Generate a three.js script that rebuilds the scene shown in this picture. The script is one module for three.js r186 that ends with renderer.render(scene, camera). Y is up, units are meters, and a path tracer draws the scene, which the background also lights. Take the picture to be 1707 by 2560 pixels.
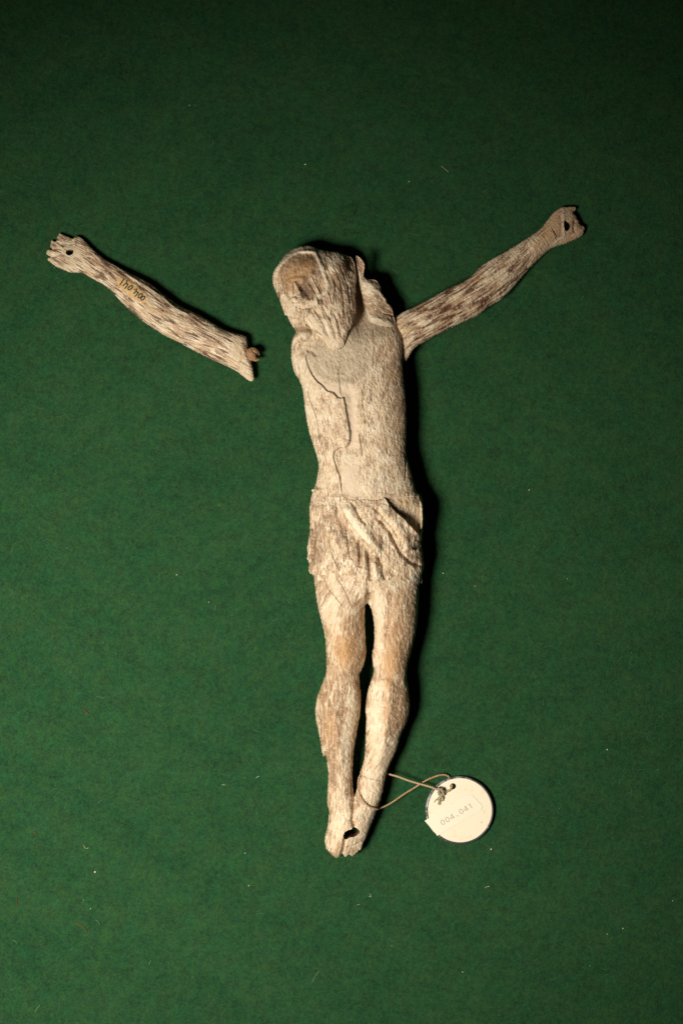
import * as THREE from 'three';
import { createNoise2D } from 'simplex-noise';
import { mergeGeometries } from 'three/addons/utils/BufferGeometryUtils.js';

// ------------------------------------------------------------------ scale, camera, light
const U = 0.0001637;                    // one survey unit in metres (the round tag is 28 mm across)
const CX = 853.5, CY = 1280;            // middle of the cloth in survey units
const CAM_H = 0.9;
const scene = new THREE.Scene();
scene.background = new THREE.Color().setRGB(0.004, 0.004, 0.0035);   // unlit room
const camera = new THREE.PerspectiveCamera(2 * Math.atan(1280 * U / CAM_H) * 180 / Math.PI, 682 / 1024, 0.02, 10);
camera.position.set(0, CAM_H, 0);
camera.up.set(0, 0, -1);
camera.lookAt(0, 0, 0);
scene.add(camera);
const renderer = new THREE.WebGLRenderer({ antialias: true });
renderer.toneMapping = THREE.LinearToneMapping;
renderer.toneMappingExposure = 1;
renderer.shadowMap.enabled = true;

const lamp = new THREE.SpotLight(new THREE.Color().setRGB(1, 0.93, 0.81), 2.35, 0, 0.52, 1, 2);
lamp.position.set(-0.30, 0.565, 0.165);
lamp.target.position.set(-0.078, 0, 0.092);
lamp.castShadow = true;
lamp.shadow.radius = 5;
lamp.shadow.mapSize.set(2048, 2048);
lamp.shadow.camera.near = 0.2; lamp.shadow.camera.far = 3;
scene.add(lamp, lamp.target);

// ------------------------------------------------------------------ helpers
function rng(seed) { let a = seed >>> 0; return () => { a = (a + 0x6D2B79F5) | 0; let t = Math.imul(a ^ (a >>> 15), 1 | a); t = (t + Math.imul(t ^ (t >>> 7), 61 | t)) ^ t; return ((t ^ (t >>> 14)) >>> 0) / 4294967296; }; }
const noise = createNoise2D(rng(7)), noiseB = createNoise2D(rng(19));
const fbm = (x, y, o = 3) => { let s = 0, a = 1, n = 0; for (let i = 0; i < o; i++) { s += a * noise(x, y); n += a; a *= 0.5; x = x * 2.03 + 17.1; y = y * 2.03 - 9.7; } return s / n; };
const clamp = (v, a, b) => v < a ? a : v > b ? b : v;
const lerp = (a, b, t) => a + (b - a) * t;
const ss = (a, b, x) => { const t = clamp((x - a) / (b - a), 0, 1); return t * t * (3 - 2 * t); };
const mix3 = (a, b, t) => [lerp(a[0], b[0], t), lerp(a[1], b[1], t), lerp(a[2], b[2], t)];
const table = (rows) => (v) => { if (v <= rows[0][0]) return rows[0][1]; for (let i = 1; i < rows.length; i++) if (v <= rows[i][0]) { const [a, p] = rows[i - 1], [b, q] = rows[i]; return lerp(p, q, ss(a, b, v)); } return rows[rows.length - 1][1]; };
const pairs = (a) => { const r = []; for (let i = 0; i < a.length; i += 2) r.push([a[i], a[i + 1]]); return r; };
// closed Catmull-Rom through outline points
function curve(pts, n = 3, closed = true) {
  const N = pts.length, out = [];
  for (let i = 0; i < (closed ? N : N - 1); i++) {
    const g = (k) => pts[closed ? (k + N) % N : clamp(k, 0, N - 1)];
    const p0 = g(i - 1), p1 = g(i), p2 = g(i + 1), p3 = g(i + 2);
    for (let k = 0; k < n; k++) {
      const t = k / n, t2 = t * t, t3 = t2 * t, c = 0.42;
      out.push([0, 1].map((d) => { const m1 = c * (p2[d] - p0[d]), m2 = c * (p3[d] - p1[d]); return (2 * t3 - 3 * t2 + 1) * p1[d] + (t3 - 2 * t2 + t) * m1 + (-2 * t3 + 3 * t2) * p2[d] + (t3 - t2) * m2; }));
    }
  }
  if (!closed) out.push(pts[N - 1]);
  return out;
}
// distance to an open line, signed by side (positive on the right of its direction in x-right y-down terms), and the place along it
function lineDist(L, x, y) {
  let best = 1e9, side = 1, at = 0, tt = 0;
  for (let i = 0; i < L.length - 1; i++) {
    const ax = L[i][0], ay = L[i][1], bx = L[i + 1][0] - ax, by = L[i + 1][1] - ay, l2 = bx * bx + by * by;
    const t = clamp(((x - ax) * bx + (y - ay) * by) / l2, 0, 1), dx = x - ax - t * bx, dy = y - ay - t * by, d = dx * dx + dy * dy;
    if (d < best) { best = d; side = bx * (y - ay) - by * (x - ax) > 0 ? -1 : 1; at = (i + t) / (L.length - 1); tt = t; }
  }
  return { d: Math.sqrt(best), side, t: at };
}
const boxOf = (L, m) => { let a = 1e9, b = 1e9, c = -1e9, d = -1e9; for (const [x, y] of L) { a = Math.min(a, x); b = Math.min(b, y); c = Math.max(c, x); d = Math.max(d, y); } return [a - m, b - m, c + m, d + m]; };
const inBox = (B, x, y) => x > B[0] && x < B[2] && y > B[1] && y < B[3];
function inPoly(P, x, y) { let c = false; for (let i = 0, j = P.length - 1; i < P.length; j = i++) if ((P[i][1] > y) !== (P[j][1] > y) && x < (P[j][0] - P[i][0]) * (y - P[i][1]) / (P[j][1] - P[i][1]) + P[i][0]) c = !c; return c; }
// carved marks: each returns a height change and may be queried by the colour as well
function mark(points, opt) { const L = curve(pairs(points), 3, false); return { L, B: boxOf(L, opt.reach ?? (opt.w * 3)), ...opt }; }
const taper = (t, e = 0.12) => ss(0, e, t) * ss(1, 1 - e, t);
function cut(m, x, y) {                 // groove (h < 0) or ridge (h > 0)
  if (!inBox(m.B, x, y)) return 0;
  const q = lineDist(m.L, x, y); let w = m.w * (1 + 0.35 * noiseB(q.t * 14 + m.w, m.w * 3));
  return m.h * Math.exp(-((q.d / w) ** 2)) * (m.full ? 1 : taper(q.t));
}
function step(m, x, y) {                // side 'left of the line' stands m.h higher, fading out over m.fade
  if (!inBox(m.B, x, y)) return 0;
  const q = lineDist(m.L, x, y), s = q.d * q.side * -1 + (m.rough ?? 0.8) * noiseB(x / 5, y / 5);
  return m.h * (m.tall ? m.tall(q.t) : 1) * ss(-m.w, m.w, s) * ss(m.fade, 0, Math.max(0, s)) * (m.full ? 1 : taper(q.t, 0.06));
}
const blob = (b, x, y) => { const c = Math.cos(b[4] ?? 0), s = Math.sin(b[4] ?? 0), dx = x - b[0], dy = y - b[1], u = (dx * c + dy * s) / b[2], v = (-dx * s + dy * c) / b[3], q = u * u + v * v; return q > 7 ? 0 : Math.exp(-q); };
const sumBlobs = (list, x, y) => { let s = 0; for (const b of list) s += b[5] * blob(b, x, y); return s; };

const numbers = {};
const numbered = (n) => { const k = numbers[n] = (numbers[n] ?? -1) + 1; return k ? `${n}_${String(k).padStart(3, '0')}` : n; };
const place = (x, y, h = 0) => { const f = 1 - h * U / CAM_H; return new THREE.Vector3((x - CX) * U * f, h * U, (y - CY) * U * f); };
function thing(name, label, category, at) { const o = new THREE.Group(); o.name = numbered(name); o.position.copy(at); o.userData = { label, category }; scene.add(o); return o; }
function part(name, geometry, material, parent, label) { const m = new THREE.Mesh(geometry, material); m.name = name; m.castShadow = m.receiveShadow = true; if (label) m.userData.label = label; parent.add(m); return m; }

// ------------------------------------------------------------------ carving: a closed solid swelled out of an outline, with its own relief
// o: loops, holes (pierced), g (cell), zMid(x,y), kTop(x,y), kBot(x,y), relief(x,y,dist,height) , colour(x,y,dist) , wallColour, shell(x,y) -> [top,bottom] for a piece laid on another
function carve(o) {
  const g = o.g ?? 1.25, all = [].concat(...o.loops), B = boxOf(all, 6);
  const x0 = B[0], y0 = B[1], W = Math.ceil((B[2] - B[0]) / g) + 1, H = Math.ceil((B[3] - B[1]) / g) + 1, N = W * H;
  const FAR = 12;
  const field = (loops) => {
    const F = new Float32Array(N);
    for (let j = 0; j < H; j++) {
      const y = y0 + j * g + 1e-4, xs = [];
      for (const P of loops) for (let i = 0, k = P.length - 1; i < P.length; k = i++) if ((P[i][1] > y) !== (P[k][1] > y)) xs.push((P[k][0] - P[i][0]) * (y - P[i][1]) / (P[k][1] - P[i][1]) + P[i][0]);
      xs.sort((a, b) => a - b);
      F.fill(-FAR, j * W, j * W + W);
      for (let q = 0; q + 1 < xs.length; q += 2) for (let i = Math.max(0, Math.ceil((xs[q] - x0) / g)); i <= Math.min(W - 1, Math.floor((xs[q + 1] - x0) / g)); i++) F[j * W + i] = FAR;
    }
    for (const P of loops) for (let i = 0, k = P.length - 1; i < P.length; k = i++) {
      const ax = P[k][0], ay = P[k][1], bx = P[i][0] - ax, by = P[i][1] - ay, l2 = bx * bx + by * by || 1e-9;
      const i0 = Math.max(0, Math.floor((Math.min(ax, ax + bx) - FAR - x0) / g)), i1 = Math.min(W - 1, Math.ceil((Math.max(ax, ax + bx) + FAR - x0) / g));
      const j0 = Math.max(0, Math.floor((Math.min(ay, ay + by) - FAR - y0) / g)), j1 = Math.min(H - 1, Math.ceil((Math.max(ay, ay + by) + FAR - y0) / g));
      for (let jj = j0; jj <= j1; jj++) for (let ii = i0; ii <= i1; ii++) {
        const x = x0 + ii * g - ax, y = y0 + jj * g - ay, t = clamp((x * bx + y * by) / l2, 0, 1), d = Math.hypot(x - t * bx, y - t * by), c = jj * W + ii;
        if (d < Math.abs(F[c])) F[c] = F[c] < 0 ? -d : d;
      }
    }
    return F;
  };
  const O = field(o.loops);
  const rough = o.rough ?? 0.9;
  for (let j = 0; j < H; j++) for (let i = 0; i < W; i++) { const x = x0 + i * g, y = y0 + j * g; O[j * W + i] += rough * (0.7 * noiseB(x / 7, y / 7) + 0.5 * noiseB(x / 2.9, y / 2.9)); }
  const Hf = o.holes ? field(o.holes) : null;
  // swelling: Poisson, u = 0 on the outline
  const u = new Float32Array(N);
  if (!o.shell) {
    const idx = []; for (let j = 1; j < H - 1; j++) for (let i = 1; i < W - 1; i++) if (O[j * W + i] > 0) idx.push(j * W + i);
    const w = 1.965;
    for (let it = 0; it < (o.iter ?? 420); it++) for (let q = 0; q < idx.length; q++) { const c = idx[q]; u[c] += w * (0.25 * (u[c - 1] + u[c + 1] + u[c - W] + u[c + W] + g * g) - u[c]); if (u[c] < 0) u[c] = 0; }
  }
  const hAt = new Float32Array(N); for (let c = 0; c < N; c++) hAt[c] = Math.sqrt(2 * Math.max(0, u[c]));
  o.sampleH = (x, y) => { const fx = clamp((x - x0) / g, 0, W - 1.01), fy = clamp((y - y0) / g, 0, H - 1.01), i = fx | 0, j = fy | 0, a = fx - i, b = fy - j, c = j * W + i; return lerp(lerp(hAt[c], hAt[c + 1], a), lerp(hAt[c + W], hAt[c + W + 1], a), b); };
  const F = new Float32Array(N); for (let c = 0; c < N; c++) F[c] = Hf ? Math.min(O[c], -Hf[c]) : O[c];
  const top = (x, y, d, h) => o.shell ? o.shell(x, y)[0] + o.relief(x, y, d, 0) * ss(0, 3, d) : o.zMid(x, y) + o.kTop(x, y) * h + o.relief(x, y, d, h) * ss(0, o.edge ?? 5, d);
  const bot = (x, y, d, h) => o.shell ? o.shell(x, y)[1] : Math.max(1 + 0.5 * noiseB(x / 9, y / 9), o.zMid(x, y) - o.kBot(x, y) * h);
  o.topAt = (x, y) => top(x, y, 20, o.sampleH(x, y));
  const pos = [], col = [], ind = [], f = 1 - (o.zRef ?? 70) * U / CAM_H, base = o.at;
  const put = (x, y, z, c) => { pos.push((x - CX) * U * f - base.x, z * U - base.y, (y - CY) * U * f - base.z); col.push(c[0], c[1], c[2]); return pos.length / 3 - 1; };
  const corner = new Map(), edge = new Map();
  const getCorner = (i, j) => {
    const c = j * W + i; let r = corner.get(c); if (r) return r;
    const x = x0 + i * g, y = y0 + j * g, d = Math.min(O[c], 20), h = hAt[c], cc = o.colour(x, y, d);
    r = { t: put(x, y, top(x, y, d, h), cc), b: put(x, y, bot(x, y, d, h), o.backColour ?? cc) }; corner.set(c, r); return r;
  };
  const getEdge = (i, j, k, l) => {
    const a = j * W + i, b = l * W + k, key = Math.min(a, b) * 2 + (j === l ? 0 : 1); let r = edge.get(key); if (r) return r;
    const t = clamp(F[a] / (F[a] - F[b]), 0.06, 0.94), x = x0 + lerp(i, k, t) * g, y = y0 + lerp(j, l, t) * g;
    const out = F[a] < 0 ? a : b, pierced = (Hf && -Hf[out] < O[out]) || o.shell;
    const cc = o.colour(x, y, 0);
    if (!pierced) { const id = put(x, y, o.zMid(x, y), cc); r = { t: id, b: id, pierced: false }; }
    else {
      const ia = F[a] > 0 ? a : b, h = hAt[ia], zt = top(x, y, 20, h), zb = bot(x, y, 20, h), wc = o.wallColour ?? cc;
      r = { t: put(x, y, zt, cc), b: put(x, y, zb, cc), wt: put(x, y, zt, wc), wm: put(x, y, (zt + zb) / 2, wc), wb: put(x, y, zb, wc), pierced: true };
    }
    edge.set(key, r); return r;
  };
  const keep = o.keep;
  for (let j = 0; j < H - 1; j++) for (let i = 0; i < W - 1; i++) {
    const cs = [[i, j], [i + 1, j], [i + 1, j + 1], [i, j + 1]], v = cs.map(([a, b]) => F[b * W + a] > 0);
    if (!v[0] && !v[1] && !v[2] && !v[3]) continue;
    const poly = [], cross = [];
    for (let q = 0; q < 4; q++) {
      const [a, b] = cs[q], [c, d] = cs[(q + 1) % 4];
      if (v[q]) poly.push(getCorner(a, b));
      if (v[q] !== v[(q + 1) % 4]) { const e = getEdge(a, b, c, d); poly.push(e); cross.push([e, v[q]]); }
    }
    for (let q = 1; q + 1 < poly.length; q++) { ind.push(poly[0].t, poly[q + 1].t, poly[q].t); ind.push(poly[0].b, poly[q].b, poly[q + 1].b); }
    for (let q = 0; q < cross.length; q++) if (cross[q][1]) {
      const A = cross[q][0], C = cross[(q + 1) % cross.length][0];
      if (A.pierced && C.pierced) { ind.push(A.wt, C.wt, A.wm, C.wt, C.wm, A.wm, A.wm, C.wm, A.wb, C.wm, C.wb, A.wb); }
      else if (A.pierced !== C.pierced) { const Pz = A.pierced ? A : C, Q = A.pierced ? C : A; ind.push(Pz.wt, Q.t, Pz.wb); }
    }
  }
  const G = new THREE.BufferGeometry();
  G.setAttribute('position', new THREE.Float32BufferAttribute(pos, 3));
  G.setAttribute('color', new THREE.Float32BufferAttribute(col, 3));
  G.setIndex(ind); G.computeVertexNormals();
  return G;
}

// ------------------------------------------------------------------ weathered surface: a cream skin that flakes off brown matter along the grain
const CREAM = [0.66, 0.525, 0.365], PALE = [0.75, 0.635, 0.475], TAN = [0.44, 0.285, 0.17], BROWN = [0.22, 0.125, 0.075], DARK = [0.10, 0.062, 0.04], GREY = [0.40, 0.335, 0.245], ORANGE = [0.52, 0.29, 0.12], PINK = [0.68, 0.535, 0.39], UMBER = [0.16, 0.092, 0.055];
function grain(x, y, s, t, bias, p) {
  const wob = 2.4 * noise(s / 90 + p.seed, t / 40);
  const tt = t + wob;
  const f = 0.50 * noise(tt / p.w + p.seed * 3, s / p.l) + 0.42 * noise(tt / (p.w * 0.45) - 7, s / (p.l * 0.6) + p.seed) + 0.42 * noise(tt / 26 + p.seed, s / 62 - 4) + 0.15 * noiseB(tt / 1.9, s / 7);
  const m = ss(-p.soft, p.soft, f + bias);
  const fine = noise(tt / 1.7 + 31, s / p.fl), pit = noiseB(x / 2.1, y / 4.2);
  const broad = fbm(x / 70 + p.seed, y / 70), deep = ss(-0.45, 0.5, noise(tt / 11 - 40, s / 70 + p.seed) + bias * 0.35);
  let c = mix3(CREAM, PALE, ss(-0.2, 0.8, broad + 0.35 * fine));
  const under = mix3(TAN, p.under ?? BROWN, deep);
  c = mix3(c, under, m * (p.amt ?? 1));
  // thin cream veins left standing where the skin has worn away
  const vn = Math.abs(noise(tt / (p.vw ?? 5) + 60, s / (p.vl ?? 34) + p.seed)), vein = ss(0.15, 0.05, vn) * ss(-0.35, 0.25, noise(tt / 12 - 9, s / 26 + 3)) * m * (p.vein ?? 0.8);
  c = mix3(c, PALE, 0.85 * vein);
  const v = 1 + p.contrast * (0.62 * fine + 0.38 * pit) * (1 - 0.25 * m);
  c = c.map((q) => q * clamp(v, 0.45, 1.35));
  // hair cracks along the grain
  const hc = Math.abs(noise(tt / 9 + 77, s / 120 + p.seed));
  const hk = ss(0.055, 0.0, hc) * ss(0.15, 0.55, noise(tt / 40, s / 60 - 30));
  c = mix3(c, DARK, 0.75 * hk);
  return { c, m, z: -p.depth * (m - vein) + 1.1 * fbm(x / 13 + 5, y / 17 + p.seed, 2) - 1.3 * ss(0.5, 0.85, noiseB(x / 4.4 + 9, y / 6 + p.seed)) + p.ridge * (fine * 0.5 + 0.3 * noise(tt / 3.6, s / 40) + 0.2 * pit) - 1.2 * hk };
}
const bone = new THREE.MeshPhysicalMaterial({ vertexColors: true, roughness: 0.62, clearcoat: 0.0, specularIntensity: 0.6 });
bone.name = 'weathered_bone';

// ------------------------------------------------------------------ the cloth it lies on
{
  const n = 2048, data = new Uint8Array(n * n * 4), bump = new Uint8Array(n * n * 4), R = rng(5);
  const fib = new Float32Array(n * n), tint = new Float32Array(n * n);
  // many short wool fibres in all directions (size of the tile: 0.46 m)
  for (let k = 0; k < 260000; k++) {
    let x = R() * n, y = R() * n, a = R() * 6.283; const len = 7 + R() * 22, b = (R() - 0.5) * 0.16, v = R() < 0.42 ? -0.35 - R() * 0.4 : 0.25 + R() * R() * 1.1, tn = (R() - 0.5);
    for (let q = 0; q < len; q++) { x += Math.cos(a); y += Math.sin(a); a += b; const c = ((y & (n - 1)) * n + (x & (n - 1))); fib[c] = fib[c] * 0.45 + v; tint[c] = tint[c] * 0.5 + tn; }
  }
  const base = [0.0122, 0.0535, 0.0168];
  const per = (x, y, w) => { const a = x / n * Math.PI * 2, b = y / n * Math.PI * 2, r = n / w / 6.283; return noise(Math.cos(a) * r + Math.cos(b) * r * 1.7, Math.sin(a) * r - Math.sin(b) * r * 1.7); };
  for (let j = 0; j < n; j++) for (let i = 0; i < n; i++) {
    const c = j * n + i, lo = per(i, j, 260), mid = noise(i / 17, j / 17), mi2 = noiseB(i / 7, j / 7), gr = (R() - 0.5);
    const v = clamp(1 + 0.07 * lo + 0.09 * noise(i / 46 + 9, j / 46) + 0.15 * mid + 0.17 * mi2 + 0.27 * fib[c] + 0.45 * gr, 0.3, 2.4);
    const rgb = [base[0] * v * (1 + 0.5 * tint[c] + 0.10 * lo + 0.22 * noiseB(i / 60, j / 60)), base[1] * v, base[2] * v * (1 - 0.3 * tint[c] - 0.12 * mid)];
    for (let q = 0; q < 3; q++) { const l = Math.max(0, rgb[q]); data[c * 4 + q] = Math.round(255 * clamp(l <= 0.0031308 ? l * 12.92 : 1.055 * l ** (1 / 2.4) - 0.055, 0, 1)); }
    data[c * 4 + 3] = 255;
    const h = clamp(0.5 + 0.16 * fib[c] + 0.12 * mi2 + 0.1 * mid, 0, 1) * 255; bump[c * 4] = bump[c * 4 + 1] = bump[c * 4 + 2] = h; bump[c * 4 + 3] = 255;
  }
  const tex = (d, srgb) => { const t = new THREE.DataTexture(d, n, n, THREE.RGBAFormat); t.wrapS = t.wrapT = THREE.RepeatWrapping; t.magFilter = THREE.LinearFilter; t.minFilter = THREE.LinearMipmapLinearFilter; t.generateMipmaps = true; if (srgb) t.colorSpace = THREE.SRGBColorSpace; t.needsUpdate = true; return t; };
  const m = new THREE.MeshPhysicalMaterial({ map: tex(data, true), bumpMap: tex(bump), bumpScale: 0.0003, roughness: 1, specularIntensity: 0.6 });
  m.name = 'green_felt';
  const w = 0.92, G = new THREE.PlaneGeometry(w, w, 1, 1); G.rotateX(-Math.PI / 2);
  const uv = G.attributes.uv; for (let i = 0; i < uv.count; i++) uv.setXY(i, uv.getX(i) * w / 0.46 + 0.5, uv.getY(i) * w / 0.46 + 0.5);
  const felt = new THREE.Mesh(G, m); felt.name = 'felt_ground'; felt.receiveShadow = true;
  felt.userData = { kind: 'structure', label: 'dark green wool felt cloth under everything', category: 'cloth' };
  scene.add(felt);
}

// ------------------------------------------------------------------ the carved figure
const figure = thing('carved_figure', 'large weathered carved figure with bowed head, loincloth and one outstretched arm', 'carving', place(900, 1400, 0));
const AT = figure.position;

const bodyLoop = curve(pairs([
  739.5, 830, 731, 848, 728.2, 866, 728, 890, 729.8, 908, 737.3, 934, 747, 948, 755.8, 971, 761, 1010, 766.6, 1051, 774, 1084, 782.9, 1112, 790.5, 1136, 796, 1157.5, 794.8, 1179, 791.6, 1199, 786, 1221, 780, 1236,
  778, 1243, 774, 1271, 774.7, 1301, 773.6, 1332, 769.5, 1368, 770.5, 1388, 770, 1397, 773.5, 1408, 775, 1428, 781, 1436, 784.4, 1444.5, 787.7, 1472.7, 789, 1485, 794.4, 1518, 803, 1552.7, 810.7, 1583, 814.5, 1617.8, 815.5, 1648, 815.5, 1679, 809.7, 1698, 800, 1723, 791.6, 1748, 788.8, 1766.8, 787.9, 1788,
  791.4, 1811, 796.8, 1836, 802, 1865, 804.8, 1883, 808, 1895, 812.9, 1892, 816.4, 1898, 818, 1918.6, 820.9, 1936, 820, 1963, 817.3, 1999, 818.7, 2017, 822.7, 2031, 821, 2051.7, 818.7, 2071, 814.7, 2087, 812.4, 2101, 811.8, 2112.5, 814, 2124, 817.6, 2132, 825.6, 2141, 834.8, 2149, 839.4, 2152, 844, 2151.5, 849.7, 2148,
  853, 2143.5, 856, 2139.5, 858.9, 2145.8, 863.5, 2150.4, 869, 2145.8, 873.8, 2143.5, 877, 2145.8, 881.8, 2148, 887.6, 2142, 895.6, 2135.5, 904.8, 2127, 908, 2116, 915, 2101, 920.9, 2088, 926.6, 2071, 933.5, 2054, 939, 2040, 943.8, 2026.4, 948.4, 2012.6, 953, 2000, 957.5, 1983, 961, 1965, 963.8, 1950.7,
  970, 1927.5, 977, 1909.6, 984, 1895, 991.4, 1879, 996.8, 1858, 1002, 1842, 1006.6, 1829, 1014.6, 1815, 1021.8, 1793.6, 1024.5, 1772, 1025, 1760, 1024, 1748, 1021, 1719, 1017, 1696, 1018, 1671, 1025, 1642.6, 1031.7, 1614, 1038.4, 1587, 1043, 1556.5, 1045, 1518, 1046.8, 1494, 1047.5, 1465, 1051, 1456, 1053.5, 1436, 1057, 1424,
  1058, 1410, 1055.5, 1386, 1053, 1360, 1053.5, 1346, 1056, 1323, 1058, 1301, 1057, 1271, 1053.5, 1247, 1047, 1235, 1041.4, 1230, 1037, 1219, 1032, 1196.6, 1023.5, 1166, 1016, 1140, 1015, 1118.5, 1016, 1075, 1016, 1031.8, 1012.7, 984, 1008.4, 945, 1005.4, 906, 1006, 885, 1006.8, 858.6, 1004, 839,
  995.6, 816.5, 988, 797, 975, 775, 955, 745, 930, 712, 908, 690, 893, 668, 880, 668, 850, 690, 800, 740, 765, 780, 750, 805]), 3);
const gapLoop = curve(pairs([918, 1509, 926, 1518, 931, 1535, 935, 1562, 936, 1587, 935, 1614, 931, 1629, 930.3, 1642.6, 932, 1663.7, 935, 1677, 928.4, 1700, 921.7, 1721, 916.9, 1744, 914, 1775.7, 915.5, 1802.5, 914, 1847, 912, 1890, 908.4, 1911, 904, 1924, 900, 1936, 903, 1944, 898.6, 1951, 895, 1963, 892, 1977, 888, 1990, 885, 1992, 883, 1985,
  881.6, 1963, 880.7, 1933, 882.5, 1910, 884, 1883, 888.8, 1854, 893, 1824, 897.7, 1802.5, 901, 1775.7, 901.8, 1740, 899.7, 1719, 898, 1694, 899.7, 1683, 907.3, 1667.5, 913, 1648, 915.3, 1627, 914, 1610, 912, 1575.7, 912, 1533.6, 913, 1514]), 3);
const footHole = curve(pairs([857.7, 2090.7, 858.9, 2097.6, 863.5, 2101, 869, 2098.7, 875, 2095, 885.3, 2094, 893.3, 2089.5, 900, 2081.5, 895.6, 2075.8, 889.9, 2070, 881.8, 2068.9, 878.4, 2073.5, 869, 2075.8, 861, 2081.5]), 3);

const clothLoop = curve(pairs([780, 1223.4, 796, 1225, 806, 1233, 820, 1241, 840, 1241.5, 857, 1242, 874, 1250.5, 890, 1250, 909, 1250, 930, 1252, 948, 1251, 959, 1243.5, 978.5, 1243, 1000, 1242, 1020, 1239, 1039, 1234, 1049, 1235, 1055.5, 1247, 1058.7, 1271, 1059.8, 1301, 1057.6, 1323, 1054.4, 1349, 1053.5, 1362, 1057, 1386, 1059.8, 1409.8, 1058.7, 1425, 1054.4, 1436, 1055.5, 1451, 1052, 1458.6, 1041, 1459, 1026, 1452,
  1005, 1444, 985, 1440, 965, 1452, 945, 1468, 924, 1479, 914, 1478, 900, 1466, 884, 1446, 868, 1434, 846, 1428, 820, 1434, 796, 1436, 780, 1434.8, 772, 1429, 772.5, 1408, 768, 1397, 769.3, 1388, 768, 1368.6, 771.5, 1350, 773.6, 1332, 774.7, 1301, 773.6, 1271, 778, 1243, 781, 1232]), 3);
const clothLine = [...clothLoop, clothLoop[0]], clothBox = boxOf(clothLoop, 0);
let bare = false;                       // true while the cloth asks for the hips it is laid over
const underCloth = (x, y) => !bare && inBox(clothBox, x, y) && inPoly(clothLoop, x, y) ? ss(2, 7, lineDist(clothLine, x, y).d) : 0;
const M = {                               // carved marks of the body
  plate: mark([760, 862, 764.4, 880, 769.9, 912.5, 778.5, 934, 791.6, 953.7, 806.7, 966.7, 817.6, 979.7, 832.7, 984, 841.4, 993.8, 851, 999, 858, 997, 864, 1021, 869.6, 1053.5, 874.4, 1079.5, 874, 1105.5, 869.6, 1115, 862, 1121, 850, 1120.7, 837, 1129.4, 833.8, 1140, 838, 1159.7, 845.8, 1181.4, 850, 1194, 853.3, 1218, 856, 1236], { w: 2.4, h: 8.5, rough: 0.3, fade: 80, reach: 90, tall: (t) => ss(0, 0.22, t) * (1 - 0.72 * ss(0.62, 0.7, t)) }),
  channel: mark([848, 990, 874, 985, 880, 1020, 882, 1060, 884, 1100, 878, 1118, 860, 1124], { w: 14, h: -5 }),
  crackLow: mark([862, 1121, 850, 1120.7, 838, 1129, 834.3, 1140, 838.5, 1159.7, 846, 1181.4, 850.4, 1194, 853.7, 1218, 856, 1236], { w: 1.4, h: -3.5 }),
  crackTop: mark([764, 885, 770, 912, 779, 934, 792, 953, 807, 966], { w: 1.2, h: -2.5 }),
  belly: mark([897, 1083, 900, 1102, 904, 1124, 905, 1142], { w: 1.5, h: -3 }),
  chestCrack: mark([846.8, 915, 847, 945, 850, 965, 853, 990], { w: 1.1, h: -2.2 }),
  sideCrack: mark([767.7, 973, 773, 995, 780.7, 1018.8, 791.6, 1047, 798, 1092.5, 802, 1116], { w: 1.0, h: -2 }),
  flank: mark([1014, 1140, 1013.5, 1170, 1012, 1205], { w: 1.2, h: -3 }),
  chestLine: mark([932, 820, 934, 860, 933, 900, 932, 930], { w: 1.0, h: -1.6 }),
  pecLeft: mark([768, 882, 776, 878, 786, 884, 792, 894], { w: 4, h: -5 }),
  ankle: mark([886, 1985, 885, 2005, 884, 2030, 883, 2048, 884, 2066], { w: 5.5, h: -11, full: true }),
  toes: mark([862, 2100, 860, 2116, 857, 2130, 854, 2146], { w: 3.4, h: -12, full: true }),
  toeCross: mark([866, 2120, 880, 2119, 896, 2112, 910, 2106], { w: 2, h: -2.5 }),
  thighA: mark([840, 1440, 858, 1468, 872, 1497, 884, 1524], { w: 1.1, h: -1.6 }),
  thighB: mark([808, 1442, 820, 1470, 838, 1490, 858, 1516], { w: 1.0, h: -1.4 }),
  shin: mark([842, 1720, 838, 1790, 846, 1850, 850, 1930], { w: 12, h: 6 }),
  shinR: mark([976, 1690, 970, 1760, 962, 1840, 940, 1930], { w: 14, h: 7 }),
  footBand: mark([902, 1940, 918, 1946, 940, 1950, 958, 1956], { w: 1.2, h: -1.6 }),
};
const bodyBias = [[850, 1965, 30, 80, 0, -0.3], [845, 1500, 40, 40, 0, -0.3], [985, 1480, 30, 30, 0, -0.2],  // x, y, rx, ry, turn, weight : + browner
  [990, 930, 26, 90, 0, 0.7], [1005, 1060, 18, 90, 0, 0.55], [960, 880, 30, 40, 0, 0.3], [820, 1100, 30, 30, 0, 0.3], [770, 1010, 20, 90, 0, -0.5], [900, 1215, 60, 40, 0, -0.25],
  [880, 1600, 22, 60, 0, 0.55], [830, 1540, 24, 60, 0, -0.45], [868, 1640, 30, 40, 0, 0.35], [990, 1570, 40, 80, 0, 0.5], [946, 1560, 13, 110, 0, -1.1], [985, 1650, 30, 50, 0, 0.35],
  [830, 1810, 30, 60, 0, 0.75], [835, 1720, 30, 50, 0, 0.2], [880, 1780, 12, 90, 0, -0.6], [995, 1780, 18, 60, 0.3, 0.95], [940, 1790, 18, 90, 0, -0.9], [960, 1890, 28, 40, 0.4, -0.4], [832, 1930, 12, 50, 0, 0.6], [860, 1870, 9, 45, 0, -0.8],
  [850, 1990, 26, 40, 0, 0.15], [850, 2080, 40, 50, 0, -0.7], [930, 2000, 25, 70, 0.3, -0.7], [800, 1480, 30, 40, 0, 0.25], [870, 1000, 20, 20, 0, -0.6],
];
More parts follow.
